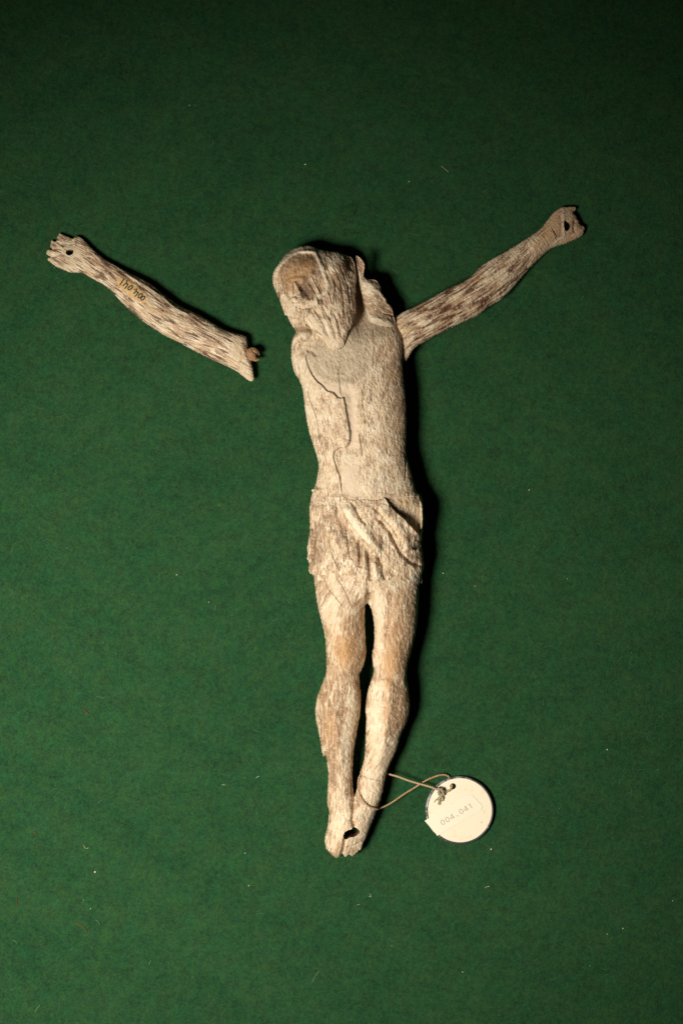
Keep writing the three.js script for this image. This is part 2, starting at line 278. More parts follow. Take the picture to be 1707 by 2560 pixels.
const zBody = table([[640, 40], [760, 44], [860, 66], [1000, 70], [1250, 66], [1450, 62], [1640, 62], [1800, 52], [2000, 40], [2150, 30]]);
const kBodyT = table([[640, 0.2], [760, 0.26], [880, 0.44], [1250, 0.5], [1400, 0.56], [1560, 0.9], [1980, 0.9], [2080, 0.75]]);
const kBodyB = table([[640, 0.45], [1250, 0.46], [1560, 0.9], [2080, 0.75]]);
const lumps = [ // x, y, rx, ry, turn, height
  [862, 1632, 26, 34, 0.2, 9], [858, 1690, 16, 18, 0, 4], [982, 1636, 26, 36, 0, 9], [846, 1560, 30, 50, 0, 3], [985, 1560, 30, 50, 0, 3],
  [892, 740, 22, 70, -0.1, -34], [848, 912, 66, 52, 0, -5], [925, 1225, 16, 14, 0, 4], [880, 1150, 40, 30, 0, -3], [760, 900, 22, 26, 0, 8], [985, 850, 22, 34, 0, 7],
  [800, 1060, 24, 60, 0, 4], [960, 1060, 30, 70, 0, 4], [924, 1490, 9, 22, 0, -24], [836, 2120, 22, 26, 0, 10], [886, 2115, 20, 24, 0, -4], [850, 2060, 24, 40, 0, 6],
];
const chips = [[794, 1160, 20, 50, 0.9]];
const gBody = { seed: 2.3, w: 4.2, l: 30, soft: 0.2, fl: 34, depth: 0.8, ridge: 0.55, contrast: 0.36, amt: 0.85, under: [0.25, 0.15, 0.088] };
const gLeg = { seed: 5.1, w: 7, l: 36, soft: 0.42, vw: 4.2, vl: 30, vein: 1, fl: 38, depth: 0.8, ridge: 0.5, contrast: 0.34, amt: 0.9, under: [0.26, 0.145, 0.072] };
const axisX = table([[640, 860], [900, 880], [1250, 910], [1500, 912], [2000, 885], [2150, 860]]);
const bodyGrain = (x, y) => {
  let t = x - axisX(y);
  if (y > 1450 && x < 915) t = x - table([[1450, 900], [1560, 862], [1700, 852], [1800, 846], [2000, 850], [2150, 832]])(y) + 40;
  if (y > 1450 && x >= 915) t = x - table([[1450, 960], [1700, 978], [1800, 970], [2000, 915], [2150, 880]])(y) - 40;
  return grain(x, y, y, t, sumBlobs(bodyBias, x, y) + lerp(-0.14, 0.1, ss(1380, 1500, y)), y < 1420 ? gBody : gLeg);
};
const belowPlate = (x, y) => { if (!inBox(M.plate.B, x, y)) return null; const q = lineDist(M.plate.L, x, y); return { d: q.d, right: q.side < 0 ? false : true, t: q.t }; };
const body = {
  at: AT, zRef: 75, loops: [bodyLoop, gapLoop], holes: [footHole], g: 1.25, wallColour: [0.30, 0.16, 0.095], iter: 520, rough: 1.3,
  zMid: (x, y) => zBody(y), kTop: (x, y) => kBodyT(y), kBot: (x, y) => kBodyB(y),
  relief: (x, y, d) => {
    let z = sumBlobs(lumps, x, y) + step(M.plate, x, y);
    for (const k in M) if (k !== 'plate') z += cut(M[k], x, y);
    const r = Math.hypot((x - 848) / 1.15, y - 905);          // growth rings on the chest
    if (y < 1010) z += 0.35 * Math.sin(r / 2.6 + noise(x / 30, y / 30) * 0.8) * ss(72, 60, r) * ss(-10, 40, y - 870 + (x - 848) * 0.1);
    const smooth = smoothZone(x, y);
    return z + bodyGrain(x, y).z * (1 - 0.85 * smooth) - 20 * underCloth(x, y);
  },
  colour: (x, y, d) => {
    const gq = bodyGrain(x, y); let c = gq.c;
    const r = Math.hypot((x - 848) / 1.2, y - 900) + 4 * noise(x / 22, y / 22);
    if (y < 1010) {
      const inside = ss(84, 48, r + 9 * noiseB(x / 14, y / 14));
      const hatch = noise((x - 0.1 * y) / 1.5, y / 11), ring = noise(r / 3.2, Math.atan2(y - 900, x - 848) * 1.4);
      let q = mix3([0.47, 0.38, 0.265], [0.30, 0.235, 0.165], ss(-0.1, 0.7, hatch * 0.6 + ring * 0.5 - 0.25 + 0.5 * ss(50, 60, r) * ss(60, 50, r)));
      q = q.map((v) => v * (1 + 0.42 * hatch + 0.16 * noiseB(x / 2, y / 3)));
      c = mix3(c, q, inside * 0.8);
      c = mix3(c, PALE, 0.6 * Math.exp(-(((r - 70) / 4) ** 2)) * ss(900, 960, y));
      c = mix3(c, PALE, 0.4 * Math.exp(-(((r - 40) / 3) ** 2)) * ss(900, 930, y));
      if (x > 880 && y < 880) { const nk = ss(880, 820, y) * ss(985, 950, x); c = mix3(c, mix3(GREY, TAN, ss(-0.2, 0.6, hatch)), 0.75 * nk); }
    }
    const sm = smoothZone(x, y);
    if (sm > 0) c = mix3(c, PINK.map((v) => v * (1 + 0.05 * noise(x / 4, y / 9))), 0.9 * sm);
    for (const [q, w] of [[M.chestCrack, 1.2], [M.sideCrack, 1.1], [M.flank, 1.3], [M.chestLine, 0.9], [M.thighA, 1.1], [M.thighB, 1], [M.footBand, 0.9], [M.belly, 1.4], [M.crackLow, 1.3], [M.crackTop, 1.2]]) if (inBox(q.B, x, y)) { const l = lineDist(q.L, x, y); c = mix3(c, DARK, 0.75 * Math.exp(-((l.d / w) ** 2)) * taper(l.t)); }
    c = mix3(c, ORANGE, clamp(sumBlobs([[866, 1636, 24, 34, 0, 0.75], [850, 1600, 30, 60, 0, 0.3], [985, 1600, 30, 60, 0, 0.3], [972, 1665, 20, 50, 0, 0.7], [963, 1780, 7, 60, 0.05, 0.6], [826, 993, 9, 7, 0, 0.7], [860, 1600, 30, 30, 0, 0.15], [990, 1500, 10, 30, 0.3, 0.4], [842, 2128, 5, 22, 0.25, 0.6], [825, 1815, 16, 40, 0, 0.35]], x, y) * (0.8 + 0.5 * noise(x / 6, y / 14)), 0, 0.8));
    c = mix3(c, [0.66, 0.55, 0.41], clamp(sumBlobs([[869, 1149, 14, 9, 0.1, 1.4], [880, 1185, 22, 16, 0, 0.5], [946, 1560, 9, 110, 0, 0.55], [860, 1860, 7, 28, 0.1, 1.6], [868, 1800, 5, 12, 0, 1.4], [985, 1865, 16, 26, 0.5, 0.9], [928, 1960, 16, 40, 0.15, 0.6], [850, 1548, 5, 5, 0, 1.2], [846, 1800, 3, 9, 0, 1.2]], x, y) * (0.75 + 0.8 * noise(x / 3.4, y / 8)), 0, 0.92));
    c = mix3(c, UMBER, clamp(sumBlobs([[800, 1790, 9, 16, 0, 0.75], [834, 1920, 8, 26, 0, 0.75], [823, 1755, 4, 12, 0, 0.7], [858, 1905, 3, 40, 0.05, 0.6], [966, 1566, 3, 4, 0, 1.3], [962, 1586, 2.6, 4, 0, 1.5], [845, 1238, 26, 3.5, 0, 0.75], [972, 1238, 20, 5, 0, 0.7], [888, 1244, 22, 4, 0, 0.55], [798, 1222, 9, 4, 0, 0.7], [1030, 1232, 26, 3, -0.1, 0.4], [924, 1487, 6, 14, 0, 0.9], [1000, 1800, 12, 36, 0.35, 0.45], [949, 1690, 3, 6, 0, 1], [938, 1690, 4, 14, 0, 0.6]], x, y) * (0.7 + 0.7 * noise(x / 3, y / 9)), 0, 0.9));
    c = mix3(c, [0.33, 0.30, 0.26], clamp(sumBlobs([[930, 2045, 6, 28, 0.4, 0.8], [960, 1200, 6, 12, 0, 0.8], [905, 2114, 16, 3, -0.25, 0.5]], x, y), 0, 0.8));
    if (Math.abs(x - 920) < 3.2 && Math.abs(y - 1490) < 5) c = mix3(c, [0.78, 0.75, 0.7], 0.9 * blob([920.5, 1490, 2.2, 3.4, -0.4], x, y));
    return c;
  },
};
const bellyPatch = (() => { const P = curve(pairs([849, 1184, 862, 1170, 884, 1160, 910, 1143, 897, 1168, 892, 1196, 897, 1226, 892, 1250, 874, 1246, 860, 1222, 853, 1202]), 3), L = [...P, P[0]]; return (x, y) => { const a = x + 4 * noise(x / 9, y / 14), b = y + 4 * noise(x / 9 + 30, y / 14), d = lineDist(L, a, b).d * (inPoly(P, a, b) ? 1 : -1); return 0.8 * ss(-4, 6, d + 5 * noise(x / 6, y / 10)); }; })();
function smoothZone(x, y) {
  // worn smooth channel between the chest flake and the ribs, and the worn belly
  let s = 0;
  if (y > 955 && y < 1132 && x > 800 && x < 900) {
    const q = belowPlate(x, y); const rightEdge = table([[970, 905], [1000, 890], [1030, 893], [1070, 895], [1100, 899], [1130, 903]])(y) + 5 * noise(y / 11, 3) + 4 * noise(x / 4, y / 16);
    if (q && q.right) s = Math.max(s, ss(2.5, -2.5, x - rightEdge) * ss(958, 974, y + (x < 850 ? 4 : -6)) * ss(1130, 1118, y));
  }
  if (y > 940 && y < 1005 && x < 862 && x > 780) { const q = belowPlate(x, y); if (q && q.right) s = Math.max(s, ss(17, 6, q.d + 3 * noise(x / 8, y / 8))); }
  if (y > 1138 && y < 1256 && x > 840 && x < 916) s = Math.max(s, bellyPatch(x, y));
  return s;
}
part('body', carve(body), bone, figure);

// the head, bowed onto the chest
const headLoop = curve(pairs([768.2, 604.5, 782, 606.8, 792, 611.7, 810, 616, 828.5, 619.5, 848, 620.9, 856.6, 625.8, 877.7, 632, 886, 646, 890, 660, 893, 680, 892, 694, 889, 706, 889, 722, 888, 745, 891, 762, 890.5, 774, 886.8, 793, 881, 807, 878, 818.6, 870.7, 827, 868.6, 838, 864.3, 849.4, 861.5, 860.7, 854.5, 867.7, 843, 873,
  828, 872, 812, 858, 798, 842, 782, 824, 768, 808, 752, 797, 735, 792, 722, 789, 716.3, 785.7, 710.7, 782, 703.7, 762.6, 698, 745.7, 691, 730, 684, 716, 680, 699.4, 679.8, 681.2, 685.4, 665.8, 696.7, 649, 705, 636, 716, 622, 726, 615, 740, 609, 754, 606]), 3);
const HM = {
  ridge: mark([737, 621, 765, 622, 786, 624, 793, 638, 800, 655, 807, 675, 815, 695, 819, 716, 814, 728, 800, 735, 791, 740, 792, 765], { w: 4.8, h: 5.5 }),
  rim: mark([792, 616, 770, 620, 742, 623, 722, 634, 704, 650, 690, 668, 684, 690], { w: 5, h: 3 }),
  brow: mark([772, 702, 784, 722, 795, 745, 800, 760], { w: 3, h: -5 }),
  
  strand1: mark([776, 690, 788, 712, 799, 732], { w: 2.2, h: 2.2 }), strand2: mark([785, 700, 797, 720, 806, 735], { w: 2, h: -2.4 }),
  crack: mark([834, 690, 838, 715, 835, 735, 834, 762], { w: 1.2, h: -3 }),
  hairA: mark([812, 650, 826, 680, 836, 705, 842, 740], { w: 2.2, h: -2.5 }), hairB: mark([850, 660, 866, 700, 874, 740, 878, 780], { w: 2.4, h: -2.5 }), hairC: mark([832, 655, 850, 695, 858, 740, 862, 790], { w: 2, h: -2 }),
  noseRidge: mark([734, 700, 742, 716, 750, 732, 756, 748], { w: 6, h: 9 }), socket: mark([752, 708, 764, 726, 777, 748], { w: 8, h: -7 }), socketLeft: mark([712, 716, 722, 732, 730, 744], { w: 8, h: -7 }), browLine: mark([704, 712, 722, 700, 744, 694, 768, 700], { w: 6, h: 4.5 }), mouth: mark([738, 762, 752, 768, 770, 768, 782, 764], { w: 3.4, h: -6 }), beardA: mark([786, 770, 806, 800, 826, 850], { w: 4, h: -4 }), beardB: mark([806, 764, 826, 800, 842, 848], { w: 4, h: -4 }), beardC: mark([830, 770, 846, 806, 854, 846], { w: 4, h: -4 }), beardD: mark([770, 782, 790, 812, 812, 852], { w: 3.4, h: -3.5 }), lipLow: mark([746, 778, 760, 782, 774, 780], { w: 5, h: 4 }),
  nose: mark([728, 740, 742, 746, 754, 748], { w: 5, h: 4.5 }), cheek: mark([748, 750, 768, 776, 792, 806, 814, 846], { w: 5, h: 3.5 }),
  lip: mark([726, 748, 740, 752, 752, 748], { w: 4, h: -3.5 }), edge: mark([866, 640, 868, 655, 880, 670], { w: 4, h: -7 }),
  jaw: mark([738, 766, 756, 784, 778, 812, 796, 836], { w: 5, h: -5 }),
};
const headBias = [[740, 675, 46, 46, 0, 0.5], [780, 650, 26, 26, 0, 0.5], [770, 720, 18, 26, -0.4, 0.55], [850, 710, 36, 60, 0, 0.35], [862, 655, 22, 14, 0, 0.3], [722, 760, 22, 24, 0, -0.6], [830, 660, 14, 14, 0, -0.5], [800, 780, 50, 24, 0, -0.35], [870, 780, 20, 40, 0, 0.3], [830, 850, 30, 24, 0, -0.8], [803, 755, 10, 10, 0, 0.6], [742, 610, 30, 8, 0, -0.2], [835, 760, 24, 14, 0, -0.5], [832, 640, 26, 12, 0, -0.7], [868, 700, 8, 14, 0, -0.5], [735, 800, 24, 20, 0, -0.4], [800, 815, 30, 20, 0.7, -0.5], [712, 745, 14, 14, 0, -0.5]];
const gHead = { seed: 9.4, w: 4.6, l: 30, soft: 0.12, vw: 4, vl: 40, vein: 1, fl: 30, depth: 1.0, ridge: 1.1, contrast: 0.5, amt: 1, under: [0.165, 0.10, 0.062] };
const headGrain = (x, y) => { const a = table([[690, 0.05], [760, 0.2], [820, 0.45], [890, 0.22]])(x), s = (y - 700) * Math.cos(a) + (x - 820) * Math.sin(a), t = (x - 820) * Math.cos(a) - (y - 700) * Math.sin(a); return grain(x, y, s, t, sumBlobs(headBias, x, y) + 0.04, gHead); };
const head = {
  at: AT, zRef: 140, loops: [headLoop], g: 1.15, rough: 1.6,
  zMid: (x, y) => 80 + 36 * ss(700, 870, y) - 22 * ss(668, 610, y) - 16 * ss(845, 892, x) * ss(760, 670, y), kTop: (x, y) => 0.47, kBot: (x, y) => 0.75,
  relief: (x, y) => { let z = 1.2 * fbm(x / 16, y / 22, 2) + sumBlobs([[790, 752, 14, 12, 0, 5], [738, 672, 46, 44, 0, 7], [846, 720, 30, 60, 0, 5], [880, 640, 12, 20, 0.3, -12]], x, y); for (const k in HM) z += cut(HM[k], x, y); return z + headGrain(x, y).z * (x < 800 && y < 720 ? 0.7 : 1); },
  colour: (x, y) => {
    let c = headGrain(x, y).c;
    c = mix3(c, [0.44, 0.265, 0.13], clamp(sumBlobs([[738, 668, 36, 36, 0, 0.95], [722, 700, 18, 26, 0, 0.6]], x, y) * (0.75 + 0.55 * noise(x / 9, y / 13)), 0, 0.85));
    c = mix3(c, ORANGE, clamp(sumBlobs([[770, 660, 16, 26, 0.3, 0.75], [735, 695, 20, 16, 0, 0.7], [745, 640, 26, 14, 0, 0.3], [800, 712, 12, 20, 0, 0.3]], x, y) * (0.7 + 0.8 * noise(x / 5, y / 9)), 0, 0.75));
    c = mix3(c, UMBER, clamp(sumBlobs([[749, 718, 2.6, 17, -0.5, 0.85], [756, 722, 2.4, 20, -0.45, 0.6], [763, 722, 2.6, 18, -0.45, 0.75], [771, 727, 2.2, 16, -0.42, 0.55], [782, 726, 3, 22, -0.42, 0.8], [783, 679, 8, 7, 0, 1], [776, 642, 12, 5, 0.3, 0.5], [800, 690, 5, 14, -0.3, 0.45], [728, 640, 8, 4, -0.5, 0.5], [760, 690, 10, 5, 0, 0.4], [739, 675, 3, 5, 0, 1], [757, 648, 4, 4, 0, 0.8], [717, 664, 4, 6, 0.4, 0.8], [704, 668, 5, 12, 0.3, 0.6], [713, 683, 3, 3, 0, 0.9], [788, 650, 9, 16, -0.3, 0.55], [800, 746, 8, 9, 0, 0.6], [820, 622, 8, 6, 0, 0.8], [848, 660, 22, 8, 0.3, 0.5], [852, 678, 10, 14, 0, 0.5], [697, 708, 3, 12, 0, 0.6]], x, y) * (0.75 + 0.8 * noise(x / 3, y / 7)), 0, 0.9));
    for (const [q, w, k, cc] of [[HM.ridge, 5.6, 1, [0.72, 0.60, 0.44]], [HM.rim, 6.2, 1, [0.72, 0.60, 0.44]], [HM.strand1, 1.8, 0.9, PALE], [HM.crack, 1.1, -1, DARK], [HM.cheek, 5, 0.5, CREAM]]) if (inBox(q.B, x, y)) { const l = lineDist(q.L, x, y); c = mix3(c, cc, Math.min(1, Math.abs(k)) * 0.92 * Math.exp(-((l.d / w) ** 4)) * taper(l.t, 0.05)); }
    c = mix3(c, [0.36, 0.32, 0.24], 0.7 * clamp(sumBlobs([[770, 609, 40, 6, 0, 1], [872, 642, 8, 10, 0, 0.9]], x, y), 0, 1));
    return c;
  },
};
part('head', carve(head), bone, figure);

// hair: the lock on the far side of the neck, and the curls below the jaw
const lockLoop = curve(pairs([890, 638, 896, 639.6, 906, 648, 911, 658, 911.5, 666, 909.6, 680, 909.6, 689, 917, 695, 928.6, 695.8, 939.8, 698.6, 948, 707, 953, 715, 953, 726.6, 960.8, 738, 966.5, 745, 969, 756, 976, 760, 981, 768.7, 984, 787, 989, 801, 994, 822, 984, 840, 960, 843, 938, 834, 923, 808, 917, 783, 910, 762, 906, 740, 900, 712, 897, 690, 893, 664]), 3);
const lockCut = mark([957, 784, 968, 785, 976, 787, 985, 790], { w: 1.6, h: -5 });
const gLock = { seed: 13.7, w: 7, l: 20, soft: 0.3, fl: 15, depth: 1.0, ridge: 1.2, contrast: 0.34, amt: 0.85, under: [0.25, 0.15, 0.088] };
const bands = (x, y) => Math.sin(((y - 690) * 0.86 - (x - 900) * 0.42) / 36 * Math.PI + 0.5 + 0.7 * noise(x / 40, y / 40));
const lockGrain = (x, y) => { const s = (x - 900) * 0.85 + (y - 690) * 0.5, t = (y - 690) * 0.85 - (x - 900) * 0.5; return grain(x, y, s, t, 0.1 - 0.55 * bands(x, y), gLock); };
part('hair', carve({
  at: AT, zRef: 85, loops: [lockLoop], g: 1.15, zMid: (x, y) => 72 - 12 * ss(660, 730, y) + 6 * ss(740, 790, y) - 24 * ss(795, 838, y), kTop: () => 0.8, kBot: () => 0.8, edge: 4,
  relief: (x, y) => 7 * bands(x, y) + lockGrain(x, y).z + cut(lockCut, x, y), colour: (x, y) => { let c = lockGrain(x, y).c; const l = inBox(lockCut.B, x, y) ? lineDist(lockCut.L, x, y).d : 99; c = mix3(c, [0.5, 0.44, 0.34], 0.3 * ss(0.3, 1, bands(x, y) + 0.5 * noise(x / 5, y / 5))); c = mix3(c, GREY, 0.6 * ss(792, 812, y)); return mix3(c, DARK, 0.7 * Math.exp(-((l / 1.3) ** 2))); },
}), bone, figure);
const curlLoop = curve(pairs([712, 778, 717.7, 787, 722.6, 800, 731, 814, 737.4, 824, 739, 830, 735, 838, 731, 848, 730, 858, 742, 872, 758, 880, 776, 882, 800, 880, 822, 878, 826, 868, 806, 850, 790, 832, 772, 810, 756, 792, 738, 780, 722, 775]), 3);
const curlBands = (x, y) => Math.sin(((y - 790) * 0.9 + (x - 730) * 0.25) / 21 * Math.PI + 0.6 * noise(x / 30, y / 30));
const gCurl = { seed: 17.2, w: 8, l: 26, soft: 0.36, fl: 18, depth: 0.8, ridge: 1.1, contrast: 0.26, amt: 0.85, under: [0.19, 0.118, 0.075] };
const curlGrain = (x, y) => grain(x, y, y + 0.4 * x, x - 0.4 * y, -0.1 - 0.6 * curlBands(x, y) + 0.5 * blob([758, 868, 26, 12, 0], x, y), gCurl);
part('hair', carve({
  at: AT, zRef: 95, loops: [curlLoop], g: 1.15, zMid: (x, y) => 74, kTop: () => 0.95, kBot: () => 0.8, edge: 4,
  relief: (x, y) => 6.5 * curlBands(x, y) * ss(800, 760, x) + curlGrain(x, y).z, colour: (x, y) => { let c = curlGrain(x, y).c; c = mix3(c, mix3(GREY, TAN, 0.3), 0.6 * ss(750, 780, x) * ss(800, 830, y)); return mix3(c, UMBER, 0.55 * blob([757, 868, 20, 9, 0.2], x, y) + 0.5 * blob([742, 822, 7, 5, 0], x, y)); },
}), bone, figure);

// loincloth: laid over the hips
const CM = {
  bandEdge: mark([846, 1266, 857, 1282, 870, 1305, 889.6, 1329.6, 913.5, 1357.8, 935, 1381.6, 956.8, 1403, 974, 1416, 994, 1434], { w: 1.8, h: 8, fade: 34, reach: 40 }),
  bandTop: mark([876, 1253, 886, 1268, 897, 1290, 906, 1303, 918, 1313], { w: 3, h: -8 }),
  bandBody: mark([858, 1262, 880, 1292, 904, 1324, 926, 1352, 950, 1382], { w: 14, h: 9 }),
  crease: mark([935, 1290, 950, 1304, 967.7, 1323, 980, 1344, 989, 1364, 1001, 1383, 1013, 1395, 1026, 1405.5, 1040, 1410, 1058, 1417], { w: 3.6, h: -12 }),
  foldB: mark([950, 1275, 975, 1296, 998, 1325, 1012, 1352, 1024, 1378], { w: 12, h: 9 }),
  foldC: mark([930, 1266, 956, 1290, 980, 1318, 996, 1346], { w: 5, h: -6 }),
  pocket: mark([1034, 1324, 1020, 1310, 1007, 1296, 996, 1287, 982, 1275, 972, 1262, 964, 1250], { w: 1.6, h: 15, fade: 46, reach: 60, full: true }),
  notch: mark([1030, 1371, 1042, 1368, 1056, 1361], { w: 3.4, h: -11 }),
  v1: mark([900, 1346, 899, 1370, 900, 1395, 899, 1420], { w: 4.5, h: -9 }), v2: mark([917, 1372, 922, 1400, 924, 1430, 925, 1452], { w: 4.5, h: -10 }), v3: mark([942, 1390, 952, 1406, 956, 1430, 962, 1450], { w: 4, h: -9 }), v4: mark([866, 1310, 868, 1340, 874, 1372, 878, 1400], { w: 5, h: -6 }),
  l1: mark([782, 1300, 786, 1335, 782, 1365, 782, 1405], { w: 5.5, h: -10 }), l2: mark([794, 1365, 799, 1386, 804, 1405], { w: 3, h: -4.5 }), l3: mark([822, 1280, 826, 1310, 838, 1330], { w: 5, h: -3 }), l4: mark([846, 1292, 856, 1320, 862, 1345], { w: 5, h: -3 }),
  split: mark([819, 1342, 826, 1366, 832, 1390, 842, 1412, 852, 1428], { w: 1.2, h: -2 }), split2: mark([838, 1250, 841, 1270, 842, 1290], { w: 1, h: -1.6 }),
  rimR: mark([1053, 1250, 1055, 1280, 1054, 1310, 1046, 1330, 1034, 1334], { w: 4.5, h: 8 }), r1: mark([908, 1350, 910, 1380, 914, 1410], { w: 4, h: 4 }), r2: mark([936, 1402, 940, 1430, 942, 1450], { w: 5, h: 5 }),
};
const inPocket = (x, y) => { if (x < 958 || x > 1056 || y < 1242 || y > 1330) return 0; const q = lineDist(CM.pocket.L, x, y); return q.side < 0 ? ss(0, 3, q.d) * ss(1054, 1048, x) : 0; };
const clothBias = [[866, 1345, 18, 50, -0.5, 0.75], [905, 1405, 26, 30, 0, 0.4], [800, 1330, 18, 60, 0, 0.3], [985, 1330, 8, 50, -0.6, -0.4], [960, 1370, 14, 40, -0.6, 0.3], [786, 1370, 10, 40, 0, 0.9], [800, 1390, 10, 26, 0, 0.6], [830, 1310, 36, 36, 0, 0.3], [945, 1345, 10, 26, -0.3, 0.5], [1012, 1412, 6, 14, 0, 0.7], [1030, 1340, 12, 8, 0, 0.6], [1030, 1390, 20, 16, 0, 0.4], [905, 1290, 14, 30, -0.5, -0.4], [930, 1440, 14, 30, 0, -0.3], [1020, 1440, 20, 14, 0, 0.2], [800, 1260, 20, 26, 0, 0.1]];
const gCloth = { seed: 21.1, w: 4.4, l: 30, soft: 0.2, fl: 32, depth: 0.8, ridge: 0.5, contrast: 0.36, amt: 0.85, under: [0.22, 0.135, 0.082] };
const clothGrain = (x, y) => { const t = x - axisX(y) + 10 * ss(870, 960, x) * Math.sin((y - 1250) / 90); return grain(x, y, y, t, sumBlobs(clothBias, x, y) - 0.12, gCloth); };
const bandSmooth = (() => { const P = pairs([849, 1254, 862, 1258, 873, 1256, 880, 1264, 897, 1290, 908, 1304, 919, 1313, 923, 1330, 925, 1362, 912, 1352, 890, 1326, 870, 1300, 858, 1276]), B = boxOf(P, 2); return (x, y) => { const a = x + 2 * noise(x / 9, y / 9), b = y + 2 * noise(x / 9 + 30, y / 9); return inBox(B, a, b) && inPoly(P, a, b) ? 1 : 0; }; })();
const bodyTop = (x, y) => { bare = true; const z = body.topAt(x, y); bare = false; return z; };
part('loincloth', carve({
  at: AT, zRef: 75, loops: [clothLoop], g: 1.2, rough: 1.3, wallColour: [0.50, 0.38, 0.24],
  shell: (x, y) => { const z = bodyTop(x, y), off = 10 * ss(1480, 1400, y + 0.12 * Math.abs(x - 915)) * ss(1236, 1275, y - 3) + 0.7 + 1.2 * ss(0.1, 0.6, noise(x / 17, 4)); return [z + off, z - 16 * ss(1, 9, lineDist(clothLine, x, y).d) - 5]; },
  relief: (x, y) => { let z = 0; for (const k in CM) z += k === 'pocket' || k === 'bandEdge' ? 0 : cut(CM[k], x, y); z += step({ ...CM.bandEdge }, x, y) * -1 + CM.bandEdge.h * 0; const p = inPocket(x, y); const q = inBox(CM.pocket.B, x, y) ? lineDist(CM.pocket.L, x, y) : null; if (q && q.side > 0) z += (6 + 4 * (1 - q.t)) * ss(40, 0, q.d); z -= (q ? 4 + 9 * (1 - q.t) : 4) * p * ss(50, 10, q ? q.d : 99); z -= 9 * blob([1030, 1284, 26, 36, -0.3], x, y) * p; return z + clothGrain(x, y).z * (1 - 0.95 * bandSmooth(x, y)); },
  colour: (x, y, d) => {
    let c = clothGrain(x, y).c;
    c = mix3(c, [0.78, 0.65, 0.48].map((v) => v * (1 + 0.04 * noise(x / 6, y / 6))), 0.93 * bandSmooth(x, y));
    const p = inPocket(x, y); c = mix3(c, mix3([0.56, 0.46, 0.32], TAN, ss(0, 0.7, noise(x / 2.6, y / 30))), 0.8 * p);
    c = mix3(c, [0.54, 0.37, 0.19], 0.7 * p * blob([1015, 1256, 30, 8, 0], x, y)); c = mix3(c, BROWN, 0.5 * p * blob([1045, 1280, 5, 30, 0], x, y));
    for (const [q, w, k] of [[CM.split, 1.1, 0.8], [CM.split2, 0.9, 0.7]]) if (inBox(q.B, x, y)) { const l = lineDist(q.L, x, y); c = mix3(c, DARK, k * Math.exp(-((l.d / w) ** 2)) * taper(l.t)); }
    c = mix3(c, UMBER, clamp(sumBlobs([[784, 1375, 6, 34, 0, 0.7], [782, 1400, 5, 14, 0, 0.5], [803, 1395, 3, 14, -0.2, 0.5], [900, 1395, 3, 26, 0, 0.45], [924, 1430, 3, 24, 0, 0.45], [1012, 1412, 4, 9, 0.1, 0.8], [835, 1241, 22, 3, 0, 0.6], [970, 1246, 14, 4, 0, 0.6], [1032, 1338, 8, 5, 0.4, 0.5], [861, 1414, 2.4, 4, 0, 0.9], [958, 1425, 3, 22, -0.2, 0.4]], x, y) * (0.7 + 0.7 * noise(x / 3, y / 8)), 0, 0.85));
    c = mix3(c, [0.56, 0.54, 0.46], 0.7 * blob([1038, 1446, 14, 9, 0], x, y)); c = mix3(c, ORANGE, 0.45 * blob([777, 1420, 5, 12, 0], x, y) + 0.4 * blob([1057, 1290, 3, 40, 0], x, y));
    return c;
  },
}), bone, figure);

// arms: grain follows the arm
function armFrame(line) { const L = curve(pairs(line), 4, false); const len = [0]; for (let i = 1; i < L.length; i++) len.push(len[i - 1] + Math.hypot(L[i][0] - L[i - 1][0], L[i][1] - L[i - 1][1])); const T = len[len.length - 1]; return (x, y) => { const q = lineDist(L, x, y); return [q.t * T, q.d * q.side]; }; }
const armLoop = curve(pairs([985, 792, 992.7, 789.6, 1004.8, 781, 1035.8, 767, 1073.6, 746.5, 1108, 727.6, 1142.5, 710, 1173.5, 693, 1194, 672.5, 1214.8, 655, 1239, 640, 1270, 622.6, 1297.5, 605, 1325, 588, 1352.6, 567.5, 1368, 549.7, 1376.6, 538, 1384.9, 528, 1394.8, 519.9, 1403, 514, 1409.8, 511.7, 1421, 512, 1433, 511.4, 1442.5, 512.8, 1441.7, 519, 1438.8, 523, 1436, 528, 1439.6, 532.3, 1444.6, 536.4, 1446, 543, 1450.8, 547, 1451, 553, 1455, 558.4, 1462, 560, 1464.9, 564.6, 1464, 571, 1461, 578, 1458.7, 582.9, 1449.6, 589.5, 1439.6, 595, 1428, 600, 1416, 605, 1399.8, 609.4,
  1389, 614, 1373, 623, 1349, 645, 1325, 669, 1304, 693, 1287, 713.8, 1270, 732.8, 1249, 750, 1221.7, 765.5, 1194, 787.9, 1159.7, 803.4, 1125, 820.6, 1090.9, 837.8, 1063, 853, 1042.6, 865, 1028.9, 879, 1020, 896, 1011.7, 908, 1005, 909, 996, 880, 988, 830]), 3);
const armHole = curve(pairs([1411.4, 547, 1418, 550.5, 1425.5, 553.8, 1427.6, 560.5, 1424.7, 568.8, 1420.5, 573.7, 1414.7, 575.8, 1412, 569.6, 1410.6, 560.5]), 3);
const armAxis = armFrame([970, 865, 1040, 820, 1130, 772, 1220, 712, 1310, 642, 1380, 570, 1460, 500]);
const AM = { wrist: mark([1408, 520, 1411, 545, 1410, 572, 1412, 588, 1398, 597, 1384, 612], { w: 4, h: 2.2 }), wristB: mark([1402, 530, 1404, 560, 1404, 580, 1390, 596], { w: 3, h: -2 }), palm: mark([1440, 545, 1436, 565, 1440, 580], { w: 4, h: -4 }), tendon: mark([1330, 625, 1360, 600, 1390, 580], { w: 12, h: 5 }), gash: mark([1200, 700, 1150, 726, 1090, 756], { w: 2, h: -2.6 }), gash2: mark([1180, 740, 1120, 772, 1060, 806], { w: 2.4, h: -3 }) };
